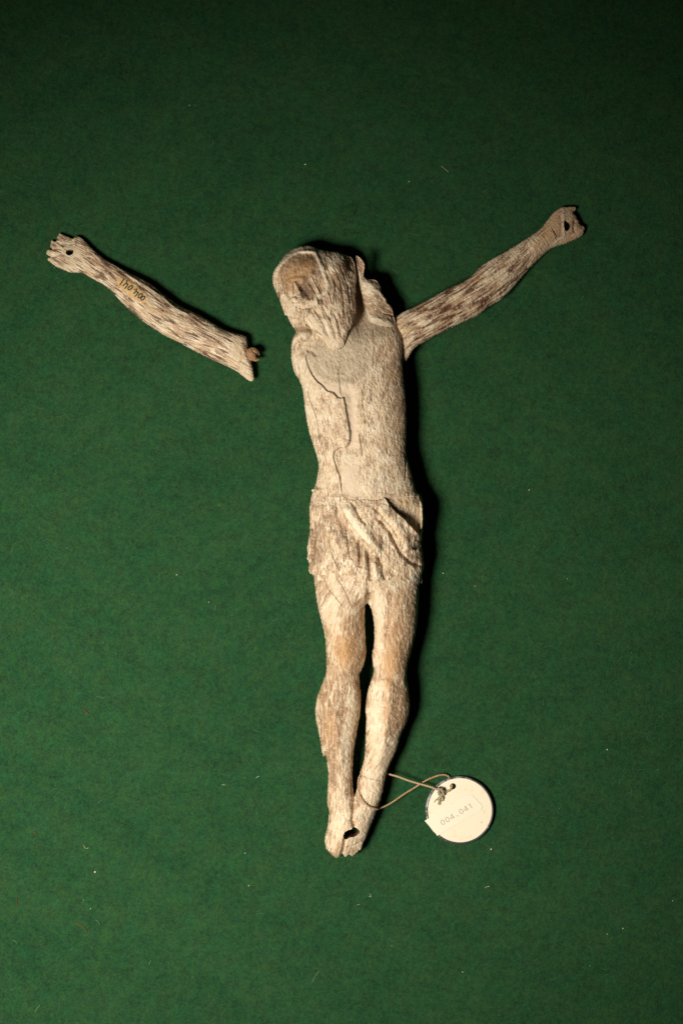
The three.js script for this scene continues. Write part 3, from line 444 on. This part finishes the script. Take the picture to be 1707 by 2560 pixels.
const gArm = { seed: 3.9, w: 6, l: 85, soft: 0.07, fl: 50, depth: 1.5, ridge: 0.9, contrast: 0.36, amt: 1, under: [0.125, 0.056, 0.032] };
const armBias = [[1130, 770, 150, 50, -0.5, 0.42], [1240, 690, 26, 14, -0.6, -0.7], [1350, 610, 40, 30, -0.7, -0.4], [1060, 806, 18, 8, -0.4, -0.7], [1130, 750, 20, 7, -0.5, -0.6], [1262, 672, 34, 16, -0.6, 0.2]];
const armG = (x, y) => { const [s, t] = armAxis(x, y); return grain(x, y, s, t, sumBlobs(armBias, x, y) - 0.03, gArm); };
part('arm', carve({
  at: AT, zRef: 50, loops: [armLoop], holes: [armHole], g: 1.1, wallColour: [0.34, 0.21, 0.12], zMid: (x) => lerp(50, 13, ss(1000, 1400, x)), kTop: (x) => lerp(0.8, 0.5, ss(1330, 1420, x)), kBot: () => 0.7,
  relief: (x, y) => { let z = 0; for (const k in AM) z += cut(AM[k], x, y) * (k[0] === 'w' ? 0.5 + 1.1 * Math.abs(noise(x / 6, y / 6)) : 1); return z + 1.1 * noise(x / 5, y / 5) * ss(1350, 1390, x) + armG(x, y).z * (1 - 0.6 * ss(1340, 1390, x)); },
  colour: (x, y) => {
    let c = armG(x, y).c; const hand = ss(1300, 1390, x + 6 * noise(x / 9, y / 9));
    c = mix3(c, mix3([0.44, 0.29, 0.17], [0.30, 0.19, 0.115], ss(-0.4, 0.7, fbm(x / 9, y / 9))), 0.72 * hand);
    c = mix3(c, [0.52, 0.30, 0.15], clamp(sumBlobs([[1375, 578, 26, 11, -0.85, 0.9], [1345, 610, 24, 10, -0.85, 0.6], [1389, 538, 9, 12, 0.5, 0.4], [1190, 700, 14, 6, -0.5, 0.6]], x, y) * (0.8 + 0.4 * noise(x / 5, y / 5)), 0, 0.85));
    if (inBox(AM.wrist.B, x, y)) { const l = lineDist(AM.wrist.L, x, y); c = mix3(c, [0.60, 0.54, 0.42], 0.8 * Math.exp(-(((l.d + 2 * noise(x / 7, y / 7)) / 4.2) ** 2)) * ss(-0.4, 0.4, noise(x / 4, y / 4) + 0.1)); }
    c = mix3(c, [0.55, 0.42, 0.20], 0.85 * blob([1018, 828, 16, 9, -0.45], x, y) * ss(-0.4, 0.2, noise(x / 4, y / 4) + 0.2));
    c = mix3(c, UMBER, clamp(sumBlobs([[1010, 800, 10, 12, 0, 0.4], [1442, 560, 6, 16, -0.4, 0.5], [1290, 690, 24, 8, -0.7, 0.5], [1310, 655, 22, 6, -0.8, 0.5]], x, y) * (0.7 + 0.8 * noise(x / 4, y / 4)), 0, 0.8));
    return c;
  },
}), bone, figure, 'darker, more deeply streaked arm with a pierced, broken hand');

// ------------------------------------------------------------------ the arm that came off
const loose = thing('carving_fragment', 'detached carved arm with inked number 004.041, pierced hand and broken finger stubs', 'carving', place(370, 770, 0));
const looseLoop = curve(pairs([188, 587.4, 184, 589, 181.6, 591.9, 176.5, 592.5, 168.9, 588.7, 160, 584.9, 151, 581.7, 147, 579.8, 144, 580.4, 142.7, 585.5, 138.9, 589.3, 139, 598, 134, 600, 130.6, 598.3, 127, 596.5, 125, 598, 124, 604.6, 122, 611, 126.8, 617.4, 129, 621, 121.7, 620.6, 114.7, 621.9, 113, 627.6, 114.7, 632.7, 121.7, 637, 124, 639, 116.6, 643, 116.6, 647.4, 125.5, 654.4, 135.7, 662, 151, 669.7, 166, 676, 181.6, 679.3, 193, 678, 205.9, 681.8, 222.4, 690, 237.8, 699, 251.8, 706, 274.4, 723, 297, 748, 319.5, 770.7, 345.9, 793, 376, 815.9, 409.8, 836.6, 447.5, 855.4, 485, 876, 522.7, 894.9, 560, 911.8, 590.5, 926.9, 616.8, 947.6, 624, 951.5, 630, 952, 634.9, 947,
  634, 938, 631.9, 921, 628, 906, 624, 891, 621, 876, 618.7, 861, 617, 848, 614.9, 841, 608, 837, 594, 832.8, 560, 823.4, 522.7, 800.8, 485, 780, 447.5, 763, 409.8, 735, 376, 708.6, 345.9, 691.7, 312, 674.8, 285.7, 659.7, 259, 644.7, 233, 622, 214, 603, 205, 594, 196, 588.5]), 3);
const pegCut = mark([629, 872, 634, 880, 644, 888], { w: 1.6, h: -4 });
const looseHole = curve(pairs([163.8, 628.9, 167.6, 624.4, 176.5, 622.5, 182.9, 623.8, 183.5, 627.6, 181.6, 634, 172.7, 637.8, 166, 635]), 3);
const looseAxis = armFrame([100, 590, 160, 622, 230, 660, 300, 708, 380, 768, 460, 815, 540, 852, 640, 905]);
// the number, inked by hand upside down along the arm
const INK = [[[311, 698.5], [301.3, 712.8]], [[319, 702], [317.4, 708.5], [309, 714.8]], [[317.4, 708.5], [321.5, 713], [314, 722]], [[343.5, 723.5], [342, 729], [336.6, 735]], [[341.5, 729.5], [348, 733.6], [339.8, 742]], [[338, 724.6], [338.6, 725]]];
for (const [cx, cy, dx, dy, w] of [[327.4, 720.4, 5.2, -4.6, 3.6], [352.6, 740.8, 4.6, -4.6, 3.5], [359.2, 746.8, 4.4, -4.2, 3.3]]) { const l = Math.hypot(dx, dy), nx = -dy / l * w, ny = dx / l * w, r = []; for (let k = 0; k <= 16; k++) { const a = k / 16 * 6.2832; r.push([cx + dx * Math.cos(a) + nx * Math.sin(a), cy + dy * Math.cos(a) + ny * Math.sin(a)]); } INK.push(r); }
const inkAt = (x, y) => { if (x < 295 || x > 370 || y < 690 || y > 760) return 0; let m = 0; for (const L of INK) { const d = lineDist(L, x, y).d; m = Math.max(m, ss(2.2, 1.2, d)); } return m; };
const LM = { thumb: mark([187, 590, 186, 604, 188, 616], { w: 4, h: 3.5 }), thumbB: mark([181, 598, 180, 612], { w: 3, h: -4 }), f1: mark([140, 600, 152, 610, 160, 616], { w: 2.6, h: -5 }), f2: mark([127, 620, 142, 620, 154, 622], { w: 2.4, h: -4 }), f3: mark([121, 640, 138, 638, 150, 634], { w: 2.6, h: -4 }), palm: mark([160, 645, 175, 655, 190, 656], { w: 6, h: -3 }), ridge: mark([300, 676, 360, 712, 410, 745, 440, 772, 480, 790], { w: 3.4, h: 3.4 }), trough: mark([290, 672, 330, 700, 370, 726, 410, 760], { w: 3, h: -2.6 }), endCut: mark([600, 858, 612, 880, 620, 905], { w: 6, h: 2.5 }) };
const looseBias = [[250, 670, 40, 20, 0.6, 0.35], [460, 830, 120, 20, 0.5, 0.1], [590, 870, 16, 26, 0.2, -0.9], [620, 930, 16, 20, 0, -0.8], [195, 640, 26, 20, 0.5, -0.4], [300, 680, 40, 6, 0.6, 0.5], [440, 775, 80, 10, 0.55, 0.35], [150, 660, 20, 12, 0.4, 0.2]];
const gLoose = { seed: 8.8, w: 5, l: 55, soft: 0.11, fl: 36, depth: 1.1, ridge: 0.8, contrast: 0.36, amt: 0.98, under: [0.125, 0.068, 0.044] };
const looseG = (x, y) => { const [s, t] = looseAxis(x, y); return grain(x, y, s, t, sumBlobs(looseBias, x, y) + 0.0, gLoose); };
const patch = (x, y) => { const a = 0.66, dx = x - 331, dy = y - 727, u = dx * Math.cos(a) + dy * Math.sin(a), v = -dx * Math.sin(a) + dy * Math.cos(a); return ss(1.08, 0.92, (Math.abs(u / 46) ** 2.6 + Math.abs(v / 15) ** 2.6) + 0.14 * noise(x / 9, y / 9)); };
part('arm', carve({
  at: loose.position, zRef: 40, loops: [looseLoop], holes: [looseHole], g: 0.95, wallColour: [0.38, 0.26, 0.16], zMid: (x) => lerp(10, 24, ss(130, 420, x)), kTop: (x) => lerp(0.6, 0.82, ss(180, 320, x)), kBot: () => 0.65, edge: 4,
  relief: (x, y) => { let z = 0; for (const k in LM) z += cut(LM[k], x, y); return z + looseG(x, y).z * (1 - 0.8 * patch(x, y)); },
  colour: (x, y) => {
    let c = looseG(x, y).c; const p = patch(x, y);
    c = mix3(c, mix3([0.55, 0.34, 0.13], [0.60, 0.42, 0.20], ss(-0.5, 0.6, noise(x / 9, y / 9))), 0.92 * p);
    c = mix3(c, [0.50, 0.36, 0.20], 0.6 * blob([380, 772, 20, 10, 0.6], x, y));
    c = mix3(c, [0.50, 0.44, 0.31], clamp(sumBlobs([[172, 618, 18, 12, 0, 0.7], [178, 650, 16, 14, 0, 0.5], [400, 738, 46, 6, 0.65, 0.5], [330, 690, 30, 4, 0.6, 0.6]], x, y), 0, 0.75));
    c = mix3(c, [0.62, 0.47, 0.30], clamp(sumBlobs([[606, 886, 12, 20, 0.2, 0.9], [206, 622, 20, 16, 0.6, 0.6], [626, 944, 9, 8, 0, 0.9], [119, 627, 6, 6, 0, 0.8], [128, 603, 4, 6, 0, 0.8], [146, 583, 5, 4, 0, 0.6], [121, 646, 7, 6, 0, 0.7], [187, 592, 6, 6, 0, 0.7]], x, y), 0, 0.9));
    c = mix3(c, UMBER, clamp(sumBlobs([[152, 655, 8, 14, -0.8, 0.55], [136, 612, 10, 5, 0.7, 0.5], [186, 645, 3, 3, 0, 0.6], [230, 682, 3, 2, 0, 0.7], [595, 921, 9, 4, 0.6, 0.6], [618, 935, 8, 1.6, 0.6, 0.6], [300, 664, 20, 4, 0.6, 0.5], [210, 612, 14, 3, 0.8, 0.5], [355, 712, 8, 2, 0.7, 0.5]], x, y) * (0.75 + 0.7 * noise(x / 3, y / 3)), 0, 0.85));
    return mix3(c, [0.012, 0.010, 0.010], 0.96 * inkAt(x, y));
  },
}), bone, loose);
part('peg', carve({
  at: loose.position, zRef: 30, loops: [curve(pairs([612, 878, 622, 871, 629, 868, 636, 868, 641, 871, 647, 877, 650.5, 884, 648, 889, 643, 887, 641, 893, 649, 899, 647, 902, 640, 904, 630, 902, 618, 904]), 3)], g: 0.95, zMid: () => 30, kTop: () => 1.1, kBot: () => 1.1, edge: 2,
  relief: (x, y) => cut(pegCut, x, y) + 1.6 * noise(x / 3, y / 3), colour: (x, y) => mix3(mix3([0.42, 0.25, 0.13], [0.22, 0.12, 0.06], ss(-0.4, 0.5, noise((x + y) / 4, (x - y) / 9))), [0.03, 0.025, 0.02], 0.9 * blob([644, 886, 5, 5, 0], x, y)),
}), bone, loose, 'short brown broken peg at the cut end');

// ------------------------------------------------------------------ metal-rimmed paper tag
const tag = thing('round_tag', 'round cream paper tag with dark metal rim and sticker reading 004.041', 'tag', place(1148.2, 2025, 6));
{
  const R0 = 85.4 * U, R1 = 79.6 * U, hole = [(1131.5 - 1148.2) * U, -(1965 - 2025) * U];
  const shape = new THREE.Shape(); shape.absarc(0, 0, R1 + 1.5 * U, 0, Math.PI * 2);
  const hp = new THREE.Path(); hp.absarc(hole[0], hole[1], 7.6 * U, 0, Math.PI * 2, true); shape.holes.push(hp);
  const n = 512, d = new Uint8Array(n * n * 4), R = rng(77);
  for (let j = 0; j < n; j++) for (let i = 0; i < n; i++) {
    const q = (j * n + i) * 4, st = ss(0.25, 0.7, fbm(i / 120, j / 120, 4)), sp = ss(0.62, 0.8, noiseB(i / 20, j / 20)) * ss(0.2, 0.6, noise(i / 70, j / 70)), fi = 3 * (R() - 0.5) + 3 * noise(i / 3, j / 3);
    d[q] = clamp(233 - 4 * st - 6 * sp + fi, 0, 255); d[q + 1] = clamp(222 - 9 * st - 16 * sp + fi, 0, 255); d[q + 2] = clamp(198 - 18 * st - 30 * sp + fi, 0, 255); d[q + 3] = 255;
  }
  const dot = (px, py, r, c) => { const cx = (px - 1148.2 + 88) / 176 * n, cy = (1 - (py - 2025 + 88) / 176) * n; for (let j = Math.floor(cy - r); j <= cy + r; j++) for (let i = Math.floor(cx - r); i <= cx + r; i++) if ((i - cx) ** 2 + (j - cy) ** 2 < r * r) { const q = (j * n + i) * 4; for (let k = 0; k < 3; k++) d[q + k] = c[k]; } };
  dot(1202.5, 2055, 3.6, [120, 105, 90]); dot(1215, 2040, 2.4, [205, 170, 150]); dot(1138, 2091, 4, [222, 190, 150]); dot(1153, 2089, 3.4, [226, 196, 160]);
  const tx = new THREE.DataTexture(d, n, n, THREE.RGBAFormat); tx.colorSpace = THREE.SRGBColorSpace; tx.magFilter = THREE.LinearFilter; tx.minFilter = THREE.LinearMipmapLinearFilter; tx.generateMipmaps = true; tx.needsUpdate = true;
  const paper = new THREE.MeshStandardMaterial({ map: tx, roughness: 0.75 }); paper.name = 'cream_card';
  const G = new THREE.ExtrudeGeometry(shape, { depth: 5 * U, bevelEnabled: false, curveSegments: 96 });
  const uv = G.attributes.uv, ps = G.attributes.position; for (let i = 0; i < uv.count; i++) uv.setXY(i, (ps.getX(i) / U + 88) / 176, (ps.getY(i) / U + 88) / 176);
  G.rotateX(-Math.PI / 2);
  part('card', G, paper, tag);
  // rim: folded metal channel with worn enamel
  const prof = [[R1, 3.2], [R1 + 0.4 * U, 6.6], [R1 + 1.6 * U, 8.2], [R1 + 3.4 * U, 8.2], [R0 - 0.8 * U, 6.6], [R0, 3.6], [R0 + 0.2 * U, 0], [R0 - 1.2 * U, -3.2], [R1 + 1.6 * U, -4], [R1, -2]].map(([r, z]) => new THREE.Vector2(r, z * U)).reverse();
  const rim = new THREE.LatheGeometry([...prof, prof[0]], 220), rc = [], rp = rim.attributes.position;
  for (let i = 0; i < rp.count; i++) { const a = Math.atan2(rp.getZ(i), rp.getX(i)), y = rp.getY(i) / U; const wear = ss(0.15, 0.6, noise(a * 5 + 40, y / 9) * 0.6 + 0.35 * noise(a * 14, y / 6) + 0.55 * (Math.cos(a - 4.3) > 0.72 || Math.cos(a - 3.1) > 0.86 ? 1 : -0.25) - 0.1), rust = ss(0.55, 0.8, noiseB(a * 7, 3)); let c = mix3([0.075, 0.073, 0.075], [0.42, 0.42, 0.44], 0.75 * wear); c = mix3(c, [0.12, 0.05, 0.035], 0.6 * rust); rc.push(...c); }
  rim.setAttribute('color', new THREE.Float32BufferAttribute(rc, 3));
  part('rim', rim, new THREE.MeshStandardMaterial({ vertexColors: true, roughness: 0.42, metalness: 0.35 }), tag);
  // sticker across the card, hanging over the rim at the left
  const cv = document.createElement('canvas'); cv.width = 640; cv.height = 256; const c = cv.getContext('2d');
  c.fillStyle = '#eae1cb'; c.fillRect(0, 0, 640, 256);
  c.fillStyle = '#a89b86'; c.font = '96px monospace'; c.textAlign = 'center'; c.textBaseline = 'middle';
  const txt = '004.041'; for (let k = 0; k < 7; k++) c.fillText(txt[k], 168 + k * 60, 138);
  const st = new THREE.CanvasTexture(cv); st.colorSpace = THREE.SRGBColorSpace;
  const ang = 0.528, ca = Math.cos(ang), sa = Math.sin(ang), len = 142, hgt = 48, ox = 1061 - 1148.2, oy = 2051 - 2025;   // the corner at the left end, the label runs up to the right
  const S = new THREE.Shape(), rr = 11;
  S.moveTo(0, 0.5); S.lineTo(len - rr - 6, 0); S.absarc(len - rr - 6, -rr, rr, Math.PI / 2, 0, true); S.lineTo(len, -hgt + rr); S.absarc(len - rr, -hgt + rr, rr, 0, -Math.PI / 2, true); S.lineTo(8, -hgt); S.lineTo(7.6, -hgt * 0.84); S.lineTo(5.2, -hgt * 0.7); S.lineTo(3.6, -hgt * 0.4); S.closePath();
  const SG = new THREE.ExtrudeGeometry(S, { depth: 0.7, bevelEnabled: false, curveSegments: 10 }), su = SG.attributes.uv, sp = SG.attributes.position;
  const dir = [ca, sa], up = [-sa, ca];
  for (let i = 0; i < sp.count; i++) {
    const a = sp.getX(i), b = sp.getY(i), z = sp.getZ(i); su.setXY(i, a / len, (b + hgt) / hgt);
    const X = ox + dir[0] * a + up[0] * b, Y = -oy + dir[1] * a + up[1] * b;
    sp.setXYZ(i, X * U, (z + 5.2 + 3.6 * ss(24, 2, a)) * U, -Y * U);
  }
  SG.computeVertexNormals();
  part('sticker', SG, [new THREE.MeshPhysicalMaterial({ map: st, roughness: 0.55, clearcoat: 0.15, clearcoatRoughness: 0.4 }), new THREE.MeshStandardMaterial({ color: new THREE.Color().setRGB(0.36, 0.31, 0.24), roughness: 0.8 })], tag);
}

// ------------------------------------------------------------------ string tying the tag to the ankle
const string = thing('string', 'beige twisted string looped round the ankle and knotted to the tag', 'string', place(1030, 1990, 0));
{
  const sm = new THREE.MeshStandardMaterial({ vertexColors: true, roughness: 0.95 }); sm.name = 'twine';
  const at = string.position;
  const twine = (points, r, ca, cb, seed, pitch = 13) => {
    const C = new THREE.CatmullRomCurve3(points.map(([x, y, h, over]) => place(x, y, over ? body.topAt(x, y) + 3 : h).sub(at)), false, 'centripetal');
    const len = C.getLength() / U, n = Math.ceil(len / 1.3), fr = C.computeFrenetFrames(n, false), G = [];
    for (const ply of [0, 1]) {
      const K = 8, P = [], Cc = [], I = [];
      for (let i = 0; i <= n; i++) {
        const c = C.getPointAt(i / n), a = i / n * len / pitch * 6.2832 + ply * Math.PI, e = Math.min(1, Math.min(i, n - i) / 2 + 0.35);
        const N = fr.normals[i], Bn = fr.binormals[i], rad = r * (0.60 + 0.08 * noise(i / 4 + ply * 9, seed)) * e, off = r * 0.5 * e;
        const o = c.clone().addScaledVector(N, Math.cos(a) * off * U).addScaledVector(Bn, Math.sin(a) * off * U);
        for (let k = 0; k < K; k++) { const b = k / K * 6.2832 + a, w = rad * (1 + 0.14 * noise(k * 1.7 + seed, i / 2.2)); const p = o.clone().addScaledVector(N, Math.cos(b) * w * U).addScaledVector(Bn, Math.sin(b) * w * U); P.push(p.x, p.y, p.z); const v = 1 + 0.2 * noise(k * 2 + i / 2.4, seed + i / 5), q = mix3(ca, cb, ss(-0.2, 0.6, noise(i / 20, seed * 3))); Cc.push(q[0] * v, q[1] * v, q[2] * v); }
      }
      for (let i = 0; i < n; i++) for (let k = 0; k < K; k++) { const a = i * K + k, b = i * K + (k + 1) % K; I.push(a, b, a + K, b, b + K, a + K); }
      const g = new THREE.BufferGeometry(); g.setAttribute('position', new THREE.Float32BufferAttribute(P, 3)); g.setAttribute('color', new THREE.Float32BufferAttribute(Cc, 3)); g.setIndex(I); g.computeVertexNormals(); G.push(g);
    }
    return mergeGeometries(G);
  };
  const T1 = [0.56, 0.385, 0.235], T2 = [0.46, 0.30, 0.165], O1 = [0.30, 0.26, 0.155], O2 = [0.38, 0.32, 0.20];
  part('cord', twine([[900, 1930, 28], [935, 1922, 10], [958, 1930, 30], [969, 1934.6, 34], [992, 1941, 32], [1025, 1953, 28], [1058, 1962.5, 24], [1080, 1969, 22], [1093, 1975, 21]], 2.5, T1, T1, 1), sm, string);
  part('cord', twine([[905, 1932, 24], [897, 1946, 38], [895.5, 1962, 44], [897, 1978, 0, 1], [903, 1994, 0, 1], [912, 2008, 0, 1], [924, 2017, 0, 1], [934, 2020.5, 0, 1], [941, 2022, 0, 1], [948, 2021, 42], [960, 2017, 34], [980, 2006, 26], [1009, 1986, 20], [1035, 1970, 17], [1058, 1955, 15], [1078, 1945, 14], [1102, 1937.5, 13], [1117, 1939, 9], [1128, 1950, 3]], 2.4, T2, [0.40, 0.25, 0.13], 2), sm, string);
  part('cord', twine([[1129, 1960, 2], [1129.5, 1966, 12], [1126, 1973, 16], [1117, 1978.5, 15], [1108, 1979, 17], [1100, 1976, 20]], 3.1, O2, T2, 3), sm, string);
  part('knot', twine([[1091, 1972, 17], [1096, 1971, 23], [1103, 1976, 25], [1107, 1983, 22], [1102, 1988, 19], [1096, 1984, 20], [1096, 1977, 24], [1101, 1973, 25], [1108, 1979, 21], [1108, 1990, 18]], 3.3, O1, O2, 4), sm, string);
  part('tail', twine([[1100, 1982, 22], [1103, 1990, 19], [1106, 1998, 15], [1105, 2003, 12]], 3.0, O2, O1, 5, 18), sm, string);
  part('tail', twine([[1101, 1984, 20], [1099, 1992, 17], [1097, 2001, 13], [1096, 2013, 11]], 2.9, O2, O2, 6, 18), sm, string);
  part('tail', twine([[1099, 1990, 18], [1094, 1996, 15], [1088, 2001, 13], [1085, 2006, 11]], 2.0, O2, O2, 7, 18), sm, string);
  part('tail', twine([[1099, 1994, 16], [1100, 2004, 13], [1101, 2013, 10]], 1.5, O2, O1, 8, 18), sm, string);
}

// ------------------------------------------------------------------ lint and crumbs on the cloth
{
  const R = rng(303), G = [];
  const hair = (x, y, a, len, bend, r, c, h = 2) => {
    const pts = []; for (let k = 0; k <= 5; k++) { pts.push(place(x, y, h + 0.5 * Math.sin(k / 5 * 3.14))); x += Math.cos(a) * len / 5; y += Math.sin(a) * len / 5; a += bend / 5; }
    const g = new THREE.TubeGeometry(new THREE.CatmullRomCurve3(pts), 6, r * U, 4); const n = g.attributes.position.count, cc = []; for (let i = 0; i < n; i++) cc.push(...c); g.setAttribute('color', new THREE.Float32BufferAttribute(cc, 3)); g.deleteAttribute('uv'); G.push(g);
  };
  const crumb = (x, y, r0, c) => { const r = r0 * 0.66, g = new THREE.IcosahedronGeometry(r * U, 1), p = g.attributes.position; const s = R() * 9, sx = 0.7 + R() * 0.8; for (let i = 0; i < p.count; i++) { const k = 1 + 0.35 * noise(p.getX(i) / U / r + s, p.getY(i) / U / r + p.getZ(i) / U / r * 1.7); p.setXYZ(i, p.getX(i) * k * sx, p.getY(i) * k * 0.7, p.getZ(i) * k); } const q = place(x, y, r * 0.6); g.translate(q.x, q.y, q.z); g.computeVertexNormals(); const cc = []; for (let i = 0; i < p.count; i++) cc.push(...c); g.setAttribute('color', new THREE.Float32BufferAttribute(cc, 3)); g.deleteAttribute('uv'); const idx = []; for (let i = 0; i < p.count; i++) idx.push(i); g.setIndex(idx); G.push(g); };
  const W = [0.6, 0.6, 0.5], Y = [0.42, 0.45, 0.22], RD = [0.20, 0.04, 0.02], GG = [0.16, 0.30, 0.15];
  for (const [x, y, r, c] of [[442, 1437, 1.6, W], [522, 1505, 1.8, W], [238, 2180, 3, [0.62, 0.62, 0.55]], [613, 2133, 1.9, [0.7, 0.55, 0.45]], [622, 2214, 2, [0.7, 0.55, 0.45]], [714, 2111, 2.4, RD], [1227, 2123, 2.6, [0.72, 0.6, 0.42]], [1221, 2216, 2.2, Y], [1516.6, 1873.7, 2.3, W], [1322, 1225, 2.4, [0.5, 0.42, 0.25]], [1187, 1465, 2, [0.45, 0.22, 0.10]], [763, 411, 2.4, [0.6, 0.45, 0.32]], [1417, 1447, 1.7, [0.5, 0.42, 0.25]], [1556, 2321, 1.8, W], [1474, 2414, 1.6, W], [1517, 2335, 1.5, W], [1156, 2430, 1.4, W], [474, 263, 1.7, W], [1022, 454, 1.8, W], [1107, 1433, 1.6, W], [90, 2083, 2.0, RD], [608, 846, 1.5, W], [209, 2250, 1.2, W], [227, 2272, 1.3, W], [1680, 2252, 1.8, W], [979, 2364, 1.5, Y], [924, 2241, 1.5, W]]) crumb(x, y, r, c);
  for (let k = 0; k < 70; k++) crumb(R() * 1707, R() * 2560, 0.5 + R() * 0.5, [0.22 + R() * 0.25, 0.3 + R() * 0.22, 0.2 + R() * 0.16]);
  hair(185, 2307, 0.1, 42, 1.2, 0.7, RD); hair(42, 2245, 1.5, 20, 0.2, 0.6, RD); hair(207, 1771, 0.65, 24, 0.3, 0.8, RD); hair(84, 2079, 0.4, 10, 0.5, 0.7, RD);
  hair(211, 2112, 1.6, 18, -2.6, 0.6, Y); hair(780, 2456, -1.1, 34, 0.2, 0.6, GG); hair(373, 2412, -1.2, 12, 0.1, 0.6, GG); hair(88, 2530, -1.0, 22, 0.2, 0.6, GG); hair(925, 2234, 1.1, 9, 0.3, 0.6, Y); hair(1212, 2220, -0.9, 10, 1.4, 0.6, Y); hair(540, 1513, 1.7, 13, 0.2, 0.5, GG); hair(1102, 415, 0.6, 24, 0.2, 0.5, [0.5, 0.45, 0.3]); hair(33, 2350, 0.3, 14, 0.9, 0.5, GG); hair(240, 2300, 0.5, 16, 0.8, 0.5, GG); hair(640, 1945, -0.7, 9, 0.4, 0.5, [0.5, 0.6, 0.5]); hair(555, 1962, 0, 8, 0, 0.5, [0.5, 0.6, 0.5]); hair(893, 2262, -0.2, 6, 0, 0.7, [0.4, 0.3, 0.25]);
  for (let k = 0; k < 700; k++) hair(R() * 1720 - 6, R() * 2570 - 5, R() * 6.28, 5 + R() * 15, (R() - 0.5) * 2.4, 0.18 + R() * 0.16, mix3([0.06, 0.19, 0.075], [0.15, 0.28, 0.14], R() * R()), 0.5);
  const m = new THREE.Mesh(mergeGeometries(G), new THREE.MeshStandardMaterial({ vertexColors: true, roughness: 0.95 }));
  m.name = 'lint'; m.castShadow = m.receiveShadow = true; m.userData = { kind: 'stuff', label: 'specks of lint and loose fibres scattered over the green felt', category: 'lint' };
  scene.add(m);
}

scene.traverse((o) => { if (o.isMesh) { o.castShadow = o.receiveShadow = true; } });
renderer.render(scene, camera);
